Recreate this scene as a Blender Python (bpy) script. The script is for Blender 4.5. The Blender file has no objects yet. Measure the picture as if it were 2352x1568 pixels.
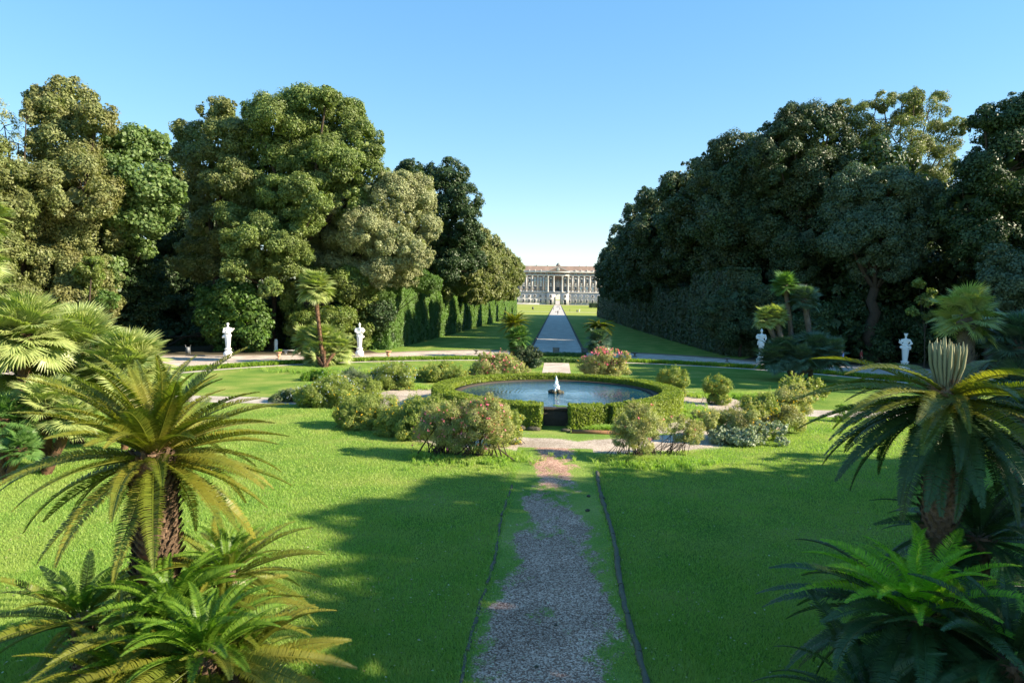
import bpy, math
import numpy as np
from mathutils import Vector, Matrix

R = math.radians
PI = math.pi
S = bpy.context.scene
COL = S.collection

# ---------------------------------------------------------------- camera, world, sun, exposure
CAMH = 7.0
F = 1568.0                      # focal length in pixels of a 2352 px wide picture
_v = np.array([105/F, 98/F, -1.0]); _s = 0.0131
_h = np.array([1.0, -_s, 0.0])
_u = np.cross(_h, _v); _u /= np.linalg.norm(_u)
_f = _v/np.linalg.norm(_v)
_r = np.cross(_f, _u)
C2W = np.array([_r, _f, _u])    # camera axes -> world axes
cam_d = bpy.data.cameras.new('camera'); cam = bpy.data.objects.new('camera', cam_d); COL.objects.link(cam)
m4 = Matrix.Identity(4)
for i in range(3):
    for j in range(3): m4[i][j] = C2W[i][j]
m4[2][3] = CAMH
cam.matrix_world = m4
cam_d.sensor_width = 36; cam_d.lens = 24; cam_d.clip_end = 6000; cam_d.clip_start = 0.1
S.camera = cam

SUN_EL, SUN_AZ = R(28), R(-7)   # azimuth from +X, negative = towards the camera side
sdir = Vector((math.cos(SUN_EL)*math.cos(SUN_AZ), math.cos(SUN_EL)*math.sin(SUN_AZ), math.sin(SUN_EL)))
sd = bpy.data.lights.new('sun', 'SUN'); so = bpy.data.objects.new('sun', sd); COL.objects.link(so)
sd.energy = 5.0; sd.angle = R(0.53); sd.color = (1.0, 0.87, 0.66)
so.rotation_euler = sdir.to_track_quat('Z', 'Y').to_euler()
w = bpy.data.worlds.new('World'); S.world = w; w.use_nodes = True
nt = w.node_tree; bg = nt.nodes['Background']
sky = nt.nodes.new('ShaderNodeTexSky'); sky.sky_type = 'NISHITA'; sky.sun_disc = False
sky.sun_elevation = SUN_EL; sky.sun_rotation = PI/2 - SUN_AZ; sky.altitude = 0
sky.air_density = 1.0; sky.dust_density = 0.0; sky.ozone_density = 3.0
hs = nt.nodes.new('ShaderNodeHueSaturation'); hs.inputs['Saturation'].default_value = 1.76
gm = nt.nodes.new('ShaderNodeGamma'); gm.inputs[1].default_value = .5
nt.links.new(sky.outputs[0], gm.inputs[0]); nt.links.new(gm.outputs[0], hs.inputs['Color']); nt.links.new(hs.outputs[0], bg.inputs[0]); bg.inputs[1].default_value = 0.19
S.view_settings.view_transform = 'Standard'; S.view_settings.look = 'None'
S.view_settings.exposure = 1.5; S.view_settings.gamma = 1.0
S.render.engine = 'CYCLES'

def ray(px, py):
    d = C2W @ np.array([(px-1176)/F, -(py-784)/F, -1.0]); return d
def G(px, py, z=0.0):           # pixel -> point on the plane z
    d = ray(px, py); t = (z-CAMH)/d[2]; return np.array([d[0]*t, d[1]*t, z])
def P(px, py, Y):               # pixel -> point at distance Y down the avenue
    d = ray(px, py); t = Y/d[1]; return np.array([d[0]*t, Y, CAMH+d[2]*t])

# ---------------------------------------------------------------- helpers
def nrm(a): return a/np.maximum(np.linalg.norm(a, axis=-1, keepdims=True), 1e-9)
def rdir(rng, n): return nrm(rng.normal(size=(n, 3)))
def vnoise(p, sc, seed=0):      # cheap smooth noise in [-1,1]
    p = np.asarray(p, float)*sc; out = 0
    r = np.random.default_rng(seed+77)
    for k in range(6):
        a = r.normal(size=p.shape[-1]); a *= (0.6+0.35*k)/np.linalg.norm(a)*1.6
        out = out+np.sin(p@a+r.uniform(0, 6.28))/(1+0.35*k)
    return out/3.0

class MB:
    def __init__(s): s.V = []; s.F = []; s.n = 0; s.M = []
    def add(s, V, Fc, mi=0):
        V = np.asarray(V, float).reshape(-1, 3); Fc = np.asarray(Fc, int)
        s.V.append(V); s.F.append(Fc+s.n); s.M.append(np.full(len(Fc), mi)); s.n += len(V); return s
    def box(s, x0, x1, y0, y1, z0, z1, mi=0):
        V = [(x, y, z) for z in (z0, z1) for y in (y0, y1) for x in (x0, x1)]
        return s.add(V, [(0, 2, 3, 1), (4, 5, 7, 6), (0, 1, 5, 4), (2, 6, 7, 3), (0, 4, 6, 2), (1, 3, 7, 5)], mi)
    def quads(s, V, mi=0):      # V (n,4,3)
        n = len(V)
        return s.add(V.reshape(-1, 3), np.arange(n*4).reshape(n, 4), mi)
    def tris(s, V, mi=0):
        n = len(V)
        return s.add(V.reshape(-1, 3), np.arange(n*3).reshape(n, 3), mi)
    def tube(s, pts, rad, k=8, mi=0, cap=True):
        pts = np.asarray(pts, float); n = len(pts); rad = np.broadcast_to(rad, (n,))
        T = np.gradient(pts, axis=0); T = nrm(T)
        ref = np.array([0, 0, 1.0]) if abs(T[:, 2]).mean() < .8 else np.array([1.0, 0, 0])
        A = nrm(np.cross(T, ref)); B = np.cross(T, A)
        th = np.linspace(0, 2*PI, k, endpoint=False)
        ring = pts[:, None]+rad[:, None, None]*(np.cos(th)[None, :, None]*A[:, None]+np.sin(th)[None, :, None]*B[:, None])
        idx = np.arange(n*k).reshape(n, k)
        a = idx[:-1]; b = np.roll(a, -1, 1); c = np.roll(idx[1:], -1, 1); d = idx[1:]
        s.add(ring.reshape(-1, 3), np.stack([a, b, c, d], -1).reshape(-1, 4), mi)
        if cap:
            for e in (0, n-1):
                V = np.vstack([ring[e], pts[e]]); s.add(V, [(i, (i+1) % k, k) for i in range(k)], mi)
        return s
    def lathe(s, c, prof, k=16, mi=0, sq=False):   # prof [(r,z)]
        pts = np.array(prof, float)
        th = np.linspace(0, 2*PI, k, endpoint=False)+(PI/4 if sq else 0)
        ring = np.stack([pts[:, None, 0]*np.cos(th), pts[:, None, 0]*np.sin(th), np.repeat(pts[:, 1:2], k, 1)], -1)+np.asarray(c)
        n = len(pts); idx = np.arange(n*k).reshape(n, k)
        a = idx[:-1]; b = np.roll(a, -1, 1); cc = np.roll(idx[1:], -1, 1); d = idx[1:]
        return s.add(ring.reshape(-1, 3), np.stack([a, b, cc, d], -1).reshape(-1, 4), mi)
    def ball(s, c, r, k=12, rot=None, mi=0):
        r = np.broadcast_to(r, (3,)); m = k//2+1
        ph = np.linspace(-PI/2, PI/2, m); th = np.linspace(0, 2*PI, k, endpoint=False)
        V = np.stack([np.cos(ph)[:, None]*np.cos(th), np.cos(ph)[:, None]*np.sin(th), np.repeat(np.sin(ph)[:, None], k, 1)], -1)*r
        if rot is not None: V = V@np.array(rot).T
        idx = np.arange(m*k).reshape(m, k)
        a = idx[:-1]; b = np.roll(a, -1, 1); cc = np.roll(idx[1:], -1, 1); d = idx[1:]
        return s.add(V.reshape(-1, 3)+np.asarray(c), np.stack([a, b, cc, d], -1).reshape(-1, 4), mi)
    def cap(s, a, b, ra, rb, k=10, mi=0):          # closed tapered capsule
        a = np.asarray(a, float); b = np.asarray(b, float); t = nrm(b-a); pts = []; rr = []
        for q in np.linspace(-1, 0, 4): pts.append(a+t*ra*q); rr.append(max(1e-3, ra*math.sqrt(1-q*q)))
        for q in np.linspace(0, 1, 4): pts.append(b+t*rb*q); rr.append(max(1e-3, rb*math.sqrt(1-q*q)))
        return s.tube(pts, np.array(rr), k, mi)
    def mesh(s, name, mats, off=(0, 0, 0), smooth=False):
        me = bpy.data.meshes.new(name)
        V = np.concatenate(s.V)-np.asarray(off)
        me.vertices.add(len(V)); me.vertices.foreach_set('co', V.astype(np.float32).ravel())
        tot = np.concatenate([np.full(len(f), f.shape[1]) for f in s.F])
        loops = np.concatenate([f.ravel() for f in s.F]).astype(np.int32)
        st = np.concatenate([[0], np.cumsum(tot)[:-1]]).astype(np.int32)
        me.loops.add(len(loops)); me.loops.foreach_set('vertex_index', loops)
        me.polygons.add(len(tot)); me.polygons.foreach_set('loop_start', st); me.polygons.foreach_set('loop_total', tot.astype(np.int32))
        for m in (mats if isinstance(mats, (list, tuple)) else [mats]): me.materials.append(m)
        mi = np.concatenate(s.M).astype(np.int32)
        if mi.any(): me.polygons.foreach_set('material_index', mi)
        if smooth: me.polygons.foreach_set('use_smooth', np.ones(len(tot), bool))
        me.update(calc_edges=True); me.validate()
        return me
    def build(s, name, mats, parent=None, off=None, smooth=False):
        # world coordinates in; the mesh is stored relative to its thing's base
        if off is None: off = tuple(ROOTLOC.get(parent.name, (0, 0, 0))) if parent else (0, 0, 0)
        o = bpy.data.objects.new(name, s.mesh(name, mats, off, smooth)); COL.objects.link(o)
        if parent: o.parent = parent
        else: o.location = off
        return o
ROOTLOC = {}
def tag(o, label=None, cat=None, group=None, kind=None):
    if label: o['label'] = label
    if cat: o['category'] = cat
    if group: o['group'] = group
    if kind: o['kind'] = kind
    return o
def thing(name, label, cat, loc=(0, 0, 0), group=None):
    o = bpy.data.objects.new(name, None); COL.objects.link(o); o.location = [float(q) for q in loc]; o.empty_display_size = .2
    ROOTLOC[o.name] = np.array(loc, float)
    return tag(o, label, cat, group)
def linkmesh(name, me, parent, loc=(0, 0, 0), rot=(0, 0, 0), sc=1.0):
    o = bpy.data.objects.new(name, me); COL.objects.link(o); o.parent = parent
    o.location = [float(q) for q in loc]; o.rotation_euler = rot; o.scale = (sc, sc, sc) if np.isscalar(sc) else sc
    return o
def dup(root, loc, rotz=0, sc=None, label=None, group=None):
    r = root.copy(); COL.objects.link(r); r.location = [float(q) for q in loc]; r.rotation_euler = (0, 0, rotz)
    if sc is not None: r.scale = (sc, sc, sc) if np.isscalar(sc) else sc
    if label: r['label'] = label
    if group: r['group'] = group
    for ch in list(root.children):
        c = ch.copy(); COL.objects.link(c); c.parent = r
        for g in ch.children:
            d = g.copy(); COL.objects.link(d); d.parent = c
    return r

# ---------------------------------------------------------------- materials
def newmat(name):
    m = bpy.data.materials.new(name); m.use_nodes = True; t = m.node_tree
    return m, t, t.nodes['Principled BSDF'], t.nodes['Material Output']
def N(t, kind, **kw):
    n = t.nodes.new(kind)
    for k, v in kw.items(): setattr(n, k, v)
    return n
def L(t, a, b): t.links.new(a, b)
def noise(t, scale, detail=4, vec=None, rough=.55):
    n = N(t, 'ShaderNodeTexNoise'); n.inputs['Scale'].default_value = scale; n.inputs['Detail'].default_value = detail; n.inputs['Roughness'].default_value = rough
    if vec is not None: L(t, vec, n.inputs['Vector'])
    return n
def ramp(t, fac, stops):
    r = N(t, 'ShaderNodeValToRGB'); L(t, fac, r.inputs[0]); e = r.color_ramp.elements
    while len(e) < len(stops): e.new(.5)
    for k, (p, c) in enumerate(stops): e[k].position = p; e[k].color = (*c, 1)
    return r
def mix(t, fac, a, b, mode='MIX'):
    m = N(t, 'ShaderNodeMix', data_type='RGBA', blend_type=mode)
    if hasattr(fac, 'node'): L(t, fac, m.inputs[0])
    else: m.inputs[0].default_value = fac
    for s, v in ((6, a), (7, b)):
        if hasattr(v, 'node'): L(t, v, m.inputs[s])
        else: m.inputs[s].default_value = (*v, 1)
    return m.outputs[2]
def geo_pos(t): return N(t, 'ShaderNodeNewGeometry').outputs['Position']

def leafmat(name, a, b, c=None, trans=.3, rough=.5, cs=.35):
    """a,b: two leaf colours mixed per leaf; c: a third in large clumps"""
    m, t, bs, out = newmat(name)
    g = N(t, 'ShaderNodeNewGeometry')
    col = mix(t, g.outputs['Random Per Island'], a, b)
    if c is not None:
        n = noise(t, cs, 2, g.outputs['Position'])
        r = ramp(t, n.outputs[0], [(.42, (0, 0, 0)), (.6, (1, 1, 1))])
        col = mix(t, r.outputs[0], col, c)
    L(t, col, bs.inputs['Base Color']); bs.inputs['Roughness'].default_value = rough
    bs.inputs['Specular IOR Level'].default_value = .35
    tr = N(t, 'ShaderNodeBsdfTranslucent')
    tc = mix(t, 1.0, col, (1.5, 1.7, .6), 'MULTIPLY'); L(t, tc, tr.inputs[0])
    mx = N(t, 'ShaderNodeMixShader'); mx.inputs[0].default_value = trans
    L(t, bs.outputs[0], mx.inputs[1]); L(t, tr.outputs[0], mx.inputs[2]); L(t, mx.outputs[0], out.inputs[0])
    return m
def surfmat(name, a, b, scale=3, rough=.8, bump=.3, bs2=20, metal=0):
    m, t, bs, out = newmat(name); pos = geo_pos(t)
    n = noise(t, scale, 6, pos); L(t, mix(t, n.outputs[0], a, b), bs.inputs['Base Color'])
    bs.inputs['Roughness'].default_value = rough; bs.inputs['Metallic'].default_value = metal
    bs.inputs['Specular IOR Level'].default_value = .25
    if bump:
        n2 = noise(t, bs2, 5, pos); bp = N(t, 'ShaderNodeBump'); bp.inputs['Strength'].default_value = bump; bp.inputs['Distance'].default_value = .05
        L(t, n2.outputs[0], bp.inputs['Height']); L(t, bp.outputs[0], bs.inputs['Normal'])
    return m

M = {}
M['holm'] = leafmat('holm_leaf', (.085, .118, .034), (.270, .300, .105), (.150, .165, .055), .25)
M['holm_green'] = leafmat('holm_green_leaf', (.075, .125, .030), (.250, .310, .088), (.140, .180, .050), .28)
M['olive'] = leafmat('olive_holm_leaf', (.150, .175, .080), (.430, .450, .240), (.240, .250, .120), .22)
M['brown'] = leafmat('brown_green_leaf', (.090, .118, .040), (.265, .285, .105), (.175, .175, .060), .25)
M['plane'] = leafmat('broad_leaf', (.075, .135, .034), (.190, .260, .090), None, .32)
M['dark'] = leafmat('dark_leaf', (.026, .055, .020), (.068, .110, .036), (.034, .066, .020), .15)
M['bluish'] = leafmat('grey_green_leaf', (.060, .105, .060), (.135, .185, .110), (.075, .115, .060), .2)
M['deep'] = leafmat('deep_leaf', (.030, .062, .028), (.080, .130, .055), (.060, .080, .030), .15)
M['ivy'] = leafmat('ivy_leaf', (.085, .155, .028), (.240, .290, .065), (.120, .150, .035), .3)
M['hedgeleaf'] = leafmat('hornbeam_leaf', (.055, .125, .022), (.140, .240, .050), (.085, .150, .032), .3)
M['box'] = leafmat('clipped_box_leaf', (.130, .190, .018), (.300, .360, .040), (.170, .220, .026), .3, .5, 1.2)
M['oleander'] = leafmat('oleander_leaf', (.200, .245, .075), (.440, .460, .180), (.320, .300, .120), .3, .45, 1.5)
M['cassia'] = leafmat('shrub_leaf', (.135, .205, .038), (.330, .370, .085), (.210, .260, .060), .3, .5, 1.2)
M['grey'] = leafmat('grey_shrub_leaf', (.130, .175, .110), (.230, .270, .190), (.110, .150, .060), .25, .5, 1.0)
M['paleshrub'] = leafmat('pale_shrub_leaf', (.230, .270, .060), (.380, .400, .120), None, .3)
M['silver'] = leafmat('variegated_leaf', (.20, .26, .17), (.42, .46, .34), None, .2)
M['weed'] = leafmat('weed_leaf', (.085, .180, .018), (.190, .310, .030), None, .35)
M['cycad'] = leafmat('cycad_leaf', (.085, .120, .014), (.170, .200, .026), (.190, .185, .024), .4, .38, .9)
M['cycad_gold'] = leafmat('cycad_golden_leaf', (.170, .180, .026), (.300, .270, .045), (.160, .180, .028), .4, .4, 1.2)
M['cycad_young'] = leafmat('cycad_young_leaf', (.070, .155, .014), (.170, .280, .030), None, .45, .4)
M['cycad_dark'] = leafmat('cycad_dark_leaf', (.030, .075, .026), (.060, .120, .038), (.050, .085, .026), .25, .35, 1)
M['cycad_dry'] = leafmat('cycad_dry_leaf', (.120, .085, .030), (.22, .17, .07), None, .25, .6)
M['fan'] = leafmat('fan_palm_leaf', (.200, .270, .080), (.430, .480, .190), (.330, .370, .130), .3, .38, 1.2)
M['fan_green'] = leafmat('fan_palm_green_leaf', (.065, .150, .035), (.150, .260, .070), None, .3, .42)
M['fan_shade_tint'] = leafmat('fan_palm_shade_tint_leaf', (.070, .130, .085), (.140, .215, .135), None, .25, .42)  # fan leaf copy with bluish shade put into its colour, for shaded palms
M['newleaf'] = leafmat('cycad_bud_leaf', (.24, .25, .14), (.40, .38, .24), None, .15, .6)
M['grass'] = leafmat('grass_blade', (.140, .270, .048), (.360, .490, .110), (.310, .400, .100), .4, .55, .45)
M['border'] = leafmat('border_grass', (.110, .210, .016), (.230, .330, .030), None, .35)
M['pink'] = leafmat('pink_petal', (.75, .10, .22), (.85, .32, .42), None, .25)
M['yellow'] = leafmat('yellow_petal', (.80, .45, .02), (.85, .60, .05), None, .25)
M['blue_fl'] = leafmat('pale_blue_petal', (.38, .45, .60), (.55, .62, .72), None, .25)
M['bark'] = surfmat('bark', (.035, .026, .018), (.085, .065, .045), 4, .9, .8, 14)
M['palmbark'] = surfmat('palm_fibre_bark', (.085, .045, .026), (.21, .12, .07), 5, .95, 1.0, 25)
M['palmgrey'] = surfmat('palm_grey_bark', (.10, .080, .062), (.24, .20, .165), 6, .95, 1.0, 25)
M['cycadbark'] = surfmat('cycad_bark', (.06, .035, .022), (.30, .20, .13), 9, .95, .8, 25)
M['cone'] = surfmat('cycad_heart', (.22, .12, .06), (.45, .30, .18), 12, .9, .8, 40)
M['marble'] = surfmat('white_marble', (.80, .79, .76), (.86, .85, .82), 2, .55, .1, 12)
M['terracotta'] = surfmat('terracotta', (.42, .22, .12), (.62, .38, .24), 5, .85, .3, 20)
M['darkurn'] = surfmat('mossy_stone', (.10, .10, .08), (.20, .19, .16), 5, .9, .3, 20)
M['stone'] = surfmat('grey_stone', (.20, .19, .17), (.34, .32, .28), 4, .9, .5, 15)
M['curb'] = surfmat('kerb_stone', (.12, .10, .08), (.22, .19, .15), 3, .9, .5, 15)
M['log'] = surfmat('mossy_log', (.085, .085, .055), (.185, .165, .120), 5, .95, 1.0, 18)
M['litter'] = surfmat('leaf_litter', (.11, .075, .040), (.20, .145, .085), 2.5, .95, .6, 12)
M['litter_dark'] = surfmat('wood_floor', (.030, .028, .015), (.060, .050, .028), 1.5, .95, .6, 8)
M['benchstone'] = surfmat('bench_stone', (.55, .50, .42), (.68, .63, .55), 4, .85, .2, 15)
M['steel'] = surfmat('galvanised_steel', (.16, .17, .18), (.24, .25, .26), 6, .6, 0, 5, .3)
M['wetrock'] = surfmat('wet_rock', (.030, .030, .022), (.11, .10, .06), 6, .5, 1.0, 14)
M['basin'] = surfmat('wet_basin_stone', (.022, .018, .013), (.075, .058, .040), 6, .6, .8, 22)
M['redstone'] = surfmat('rusty_step', (.16, .075, .035), (.30, .17, .09), 4, .9, .5, 20)

def gravel(name, a, b, c, pebble=45, dirt=None):
    m, t, bs, out = newmat(name); pos = geo_pos(t)
    v = N(t, 'ShaderNodeTexVoronoi'); v.inputs['Scale'].default_value = pebble; L(t, pos, v.inputs['Vector'])
    sep = N(t, 'ShaderNodeSeparateColor'); L(t, v.outputs['Color'], sep.inputs[0])
    r = ramp(t, sep.outputs[0], [(0, a), (.5, b), (1, c)])
    n = noise(t, .6, 5, pos)
    rr = ramp(t, n.outputs[0], [(.35, (.72, .70, .68)), (.65, (1.08, 1.06, 1.04))])
    col = mix(t, 1.0, r.outputs[0], rr.outputs[0], 'MULTIPLY')
    L(t, col, bs.inputs['Base Color']); bs.inputs['Roughness'].default_value = .9; bs.inputs['Specular IOR Level'].default_value = .15
    bp = N(t, 'ShaderNodeBump'); bp.inputs['Strength'].default_value = .7; bp.inputs['Distance'].default_value = .02
    L(t, v.outputs['Distance'], bp.inputs['Height']); bp.invert = True; L(t, bp.outputs[0], bs.inputs['Normal'])
    return m, t, bs, col
M['gravel'] = gravel('pale_gravel', (.36, .31, .26), (.52, .46, .39), (.66, .60, .52), 25)[0]
M['avenue'] = gravel('avenue_gravel', (.40, .38, .35), (.50, .475, .44), (.58, .55, .51), 14)[0]
M['road'] = gravel('road_gravel', (.44, .37, .31), (.54, .46, .40), (.62, .55, .48), 14)[0]

def lawn_nodes(t, pos):
    n1 = noise(t, .35, 5, pos); n2 = noise(t, 14, 6, pos, .7); n3 = noise(t, 90, 3, pos, .8)
    c = ramp(t, n1.outputs[0], [(.3, (.100, .205, .036)), (.5, (.180, .275, .055)), (.7, (.310, .340, .100))]).outputs[0]
    c = mix(t, 1.0, c, ramp(t, n2.outputs[0], [(.3, (.62, .68, .6)), (.7, (1.3, 1.22, 1.1))]).outputs[0], 'MULTIPLY')
    c = mix(t, 1.0, c, ramp(t, n3.outputs[0], [(.3, (.7, .74, .7)), (.7, (1.25, 1.2, 1.2))]).outputs[0], 'MULTIPLY')
    return c, n2, n3
m, t, bs, out = newmat('lawn'); pos = geo_pos(t); c, n2, n3 = lawn_nodes(t, pos); L(t, c, bs.inputs['Base Color']); bs.inputs['Roughness'].default_value = .9
bs.inputs['Specular IOR Level'].default_value = .1
bp = N(t, 'ShaderNodeBump'); bp.inputs['Strength'].default_value = .8; bp.inputs['Distance'].default_value = .06; L(t, n3.outputs[0], bp.inputs['Height']); L(t, bp.outputs[0], bs.inputs['Normal'])
M['lawn'] = m
# far meadow, drier
m, t, bs, out = newmat('far_meadow'); pos = geo_pos(t)
mp = N(t, 'ShaderNodeMapping'); mp.inputs['Scale'].default_value = (.25, 1, 1); L(t, pos, mp.inputs[0])
n = noise(t, .05, 6, mp.outputs[0]); c = ramp(t, n.outputs[0], [(.3, (.16, .24, .035)), (.5, (.26, .30, .06)), (.68, (.38, .37, .12))]).outputs[0]
n2 = noise(t, 3, 5, pos); c = mix(t, 1.0, c, ramp(t, n2.outputs[0], [(.3, (.8, .85, .8)), (.7, (1.15, 1.1, 1.1))]).outputs[0], 'MULTIPLY')
L(t, c, bs.inputs['Base Color']); bs.inputs['Roughness'].default_value = .95; bs.inputs['Specular IOR Level'].default_value = .05
M['meadow'] = m
# paths invaded by weeds, mask stored on the vertices: near gravel tinted browner against its blue shade, paler grit round the pond
def weedy(key, *cols):
    m, t, bs, col = gravel(key, *cols)
    at = N(t, 'ShaderNodeAttribute', attribute_name='weeds'); pos = geo_pos(t)
    c, n2, n3 = lawn_nodes(t, pos); nn = noise(t, 9, 6, pos, .75)
    ad = N(t, 'ShaderNodeMath', operation='ADD'); L(t, at.outputs['Fac'], ad.inputs[0]); L(t, nn.outputs[0], ad.inputs[1])
    r = ramp(t, ad.outputs[0], [(.80, (0, 0, 0)), (.98, (1, 1, 1))])
    L(t, mix(t, r.outputs[0], col, c), bs.inputs['Base Color']); M[key] = m
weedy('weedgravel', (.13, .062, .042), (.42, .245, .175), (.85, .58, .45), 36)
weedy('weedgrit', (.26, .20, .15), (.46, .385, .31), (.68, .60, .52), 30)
# water
m, t, bs, out = newmat('pond_water'); bs.inputs['Base Color'].default_value = (.008, .050, .085, 1); bs.inputs['Roughness'].default_value = .03; bs.inputs['IOR'].default_value = 1.33
bs.inputs['Specular IOR Level'].default_value = .8
tc = N(t, 'ShaderNodeTexCoord'); ln = N(t, 'ShaderNodeVectorMath', operation='LENGTH'); L(t, tc.outputs['Object'], ln.inputs[0])
nn = noise(t, .9, 2, tc.outputs['Object']); mu = N(t, 'ShaderNodeMath', operation='MULTIPLY_ADD'); L(t, nn.outputs[0], mu.inputs[0]); mu.inputs[1].default_value = .55; L(t, ln.outputs['Value'], mu.inputs[2])
sn = N(t, 'ShaderNodeMath', operation='MULTIPLY'); L(t, mu.outputs[0], sn.inputs[0]); sn.inputs[1].default_value = 24.0
si = N(t, 'ShaderNodeMath', operation='SINE'); L(t, sn.outputs[0], si.inputs[0])
n9 = noise(t, 5, 4, tc.outputs['Object']); am = N(t, 'ShaderNodeMath', operation='MULTIPLY_ADD'); L(t, si.outputs[0], am.inputs[0]); am.inputs[1].default_value = .6; L(t, n9.outputs[0], am.inputs[2])
bp = N(t, 'ShaderNodeBump'); bp.inputs['Strength'].default_value = .13; bp.inputs['Distance'].default_value = .04; L(t, am.outputs[0], bp.inputs['Height']); L(t, bp.outputs[0], bs.inputs['Normal'])
M['water'] = m
m, t, bs, out = newmat('foam'); bs.inputs['Base Color'].default_value = (.88, .92, .95, 1); bs.inputs['Roughness'].default_value = .3; bs.inputs['Subsurface Weight'].default_value = .3
M['foam'] = m
def plain(name, c, rough=.7):
    m, t, bs, out = newmat(name); pos = geo_pos(t); n = noise(t, 8, 3, pos)
    L(t, mix(t, n.outputs[0], tuple(q*.85 for q in c), tuple(min(1, q*1.12) for q in c)), bs.inputs['Base Color']); bs.inputs['Roughness'].default_value = rough
    return m
M['skin'] = plain('skin', (.55, .34, .25)); M['hair'] = plain('dark_hair', (.03, .02, .015))
M['blueshirt'] = plain('blue_cloth', (.03, .12, .55)); M['redshirt'] = plain('red_cloth', (.30, .05, .04)); M['blackcloth'] = plain('black_cloth', (.02, .02, .025))
M['whitecloth'] = plain('white_cloth', (.75, .75, .75)); M['greycloth'] = plain('grey_cloth', (.25, .26, .28)); M['denim'] = plain('denim', (.07, .10, .18))
M['panel'] = plain('dark_panel', (.05, .055, .06))
# palace
M['pstone'] = surfmat('travertine', (.40, .385, .37), (.50, .48, .46), .12, .85, 0)
M['pbrick'] = surfmat('palace_brick', (.25, .155, .125), (.34, .23, .19), .15, .9, 0)
M['pglass'] = plain('window_glass', (.07, .085, .10), .25)
M['pblind'] = plain('pale_shutter', (.42, .50, .52), .6)
m, t, bs, out = newmat('palace_roof_tiles'); pos = geo_pos(t); mp = N(t, 'ShaderNodeMapping'); mp.inputs['Scale'].default_value = (.12, .02, .05); L(t, pos, mp.inputs[0])
n = noise(t, 1.0, 6, mp.outputs[0], .7); c = ramp(t, n.outputs[0], [(.3, (.15, .11, .09)), (.5, (.24, .16, .12)), (.62, (.30, .20, .15)), (.75, (.22, .19, .16))]).outputs[0]
L(t, c, bs.inputs['Base Color']); bs.inputs['Roughness'].default_value = .9; M['ptile'] = m
M['plead'] = plain('grey_lead', (.18, .17, .16))

# ---------------------------------------------------------------- foliage generators
def leaf_quads(rng, C, Nn, size, asp=.6, w=.5):
    n = len(C)
    d = nrm(Nn*(w+.08)+rdir(rng, n)*(.92-w)+np.array([0, 0, .18]))
    tt = nrm(np.cross(d, rdir(rng, n))); b = np.cross(d, tt)
    s = (size*rng.uniform(.5, 1.5, n))[:, None]*.5
    return np.stack([C-tt*s, C+b*s*asp+d*s*.12, C+tt*s, C-b*s*asp+d*s*.12], 1)

def crown(mb, rng, blobs, leaf=.34, cover=1.9, asp=.62, subr=(.26, .44), nsub=26, inner=True, gap=0.0, mi=0, vs=.85):
    """blobs: list of (centre, radius). Leaves lie on the skins of many sub-clumps."""
    for c, r in blobs:
        c = np.asarray(c, float)
        k = nsub
        D = rdir(rng, k); rs = r*rng.uniform(subr[0], subr[1], k)
        sc = c+D*np.array([1, 1, vs])*(r*rng.uniform(.55, .92, k))[:, None]
        if gap: keep = rng.uniform(size=k) > gap; sc, rs, D = sc[keep], rs[keep], D[keep]
        if inner and r > 1.2:          # small sprays standing off the big lobes
            k2 = 20; D2 = rdir(rng, k2); r2 = r*rng.uniform(.09, .20, k2); s2 = c+D2*np.array([1, 1, vs])*(r*rng.uniform(.92, 1.18, k2))[:, None]
            sc, rs, D = np.vstack([sc, s2]), np.concatenate([rs, r2]), np.vstack([D, D2])
        area = leaf*leaf*asp*.5
        for q in range(len(sc)):
            back = D[q][1] > .35
            n = int(cover*(.45 if back else 1)*4*PI*rs[q]**2*.62/area)
            d = rdir(rng, n); ok = d@D[q] > -.25; d = d[ok]
            n = len(d)
            if n == 0: continue
            rad = rs[q]*rng.uniform(.58, 1.08, n)*(1+.26*vnoise(d, 2.6, q)+.14*vnoise(d, 7.0, q+9))
            pt = sc[q]+d*np.array([1, 1, .85])*rad[:, None]
            mb.quads(leaf_quads(rng, pt, d, leaf, asp), mi)
        if inner:
            n = int(30*(1-gap*.8)); d = rdir(rng, n); pt = c+d*(r*.55*rng.uniform(.2, 1, n)**.5)[:, None]
            mb.quads(leaf_quads(rng, pt, d, r*.42, .9, .3), mi)

def wood(mb, rng, base, blobs, r0, limbs=True, mi=0, lean=None):
    base = np.asarray(base, float)
    top = np.mean([b[0] for b in blobs], 0)
    zz = base[2]+(top[2]-base[2])*.55
    fork = np.array([base[0]*.7+top[0]*.3, base[1]*.7+top[1]*.3, zz])
    n = 7; pts = [base+(fork-base)*k/(n-1)+np.array([rng.normal()*r0*.3, rng.normal()*r0*.3, 0])*(0 < k < n-1) for k in range(n)]
    rr = r0*np.linspace(1.0, .62, n); rr[0] = r0*1.45
    mb.tube(pts, rr, 9, mi)
    if limbs:
        for c, r in blobs:
            c = np.asarray(c); mid = (fork+c)/2+rng.normal(size=3)*r*.15; mid[2] -= abs(c[2]-zz)*.12
            q = np.array([fork*(1-u)**2+2*mid*u*(1-u)+c*u*u for u in np.linspace(0, 1, 6)])
            mb.tube(q, np.linspace(r0*.42, r0*.10, 6), 6, mi)
            for j in range(4):
                e = c+rdir(rng, 1)[0]*r*.8; mb.tube([c, (c+e)/2+rng.normal(size=3)*.2, e], [r0*.12, r0*.08, r0*.03], 5, mi)

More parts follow.
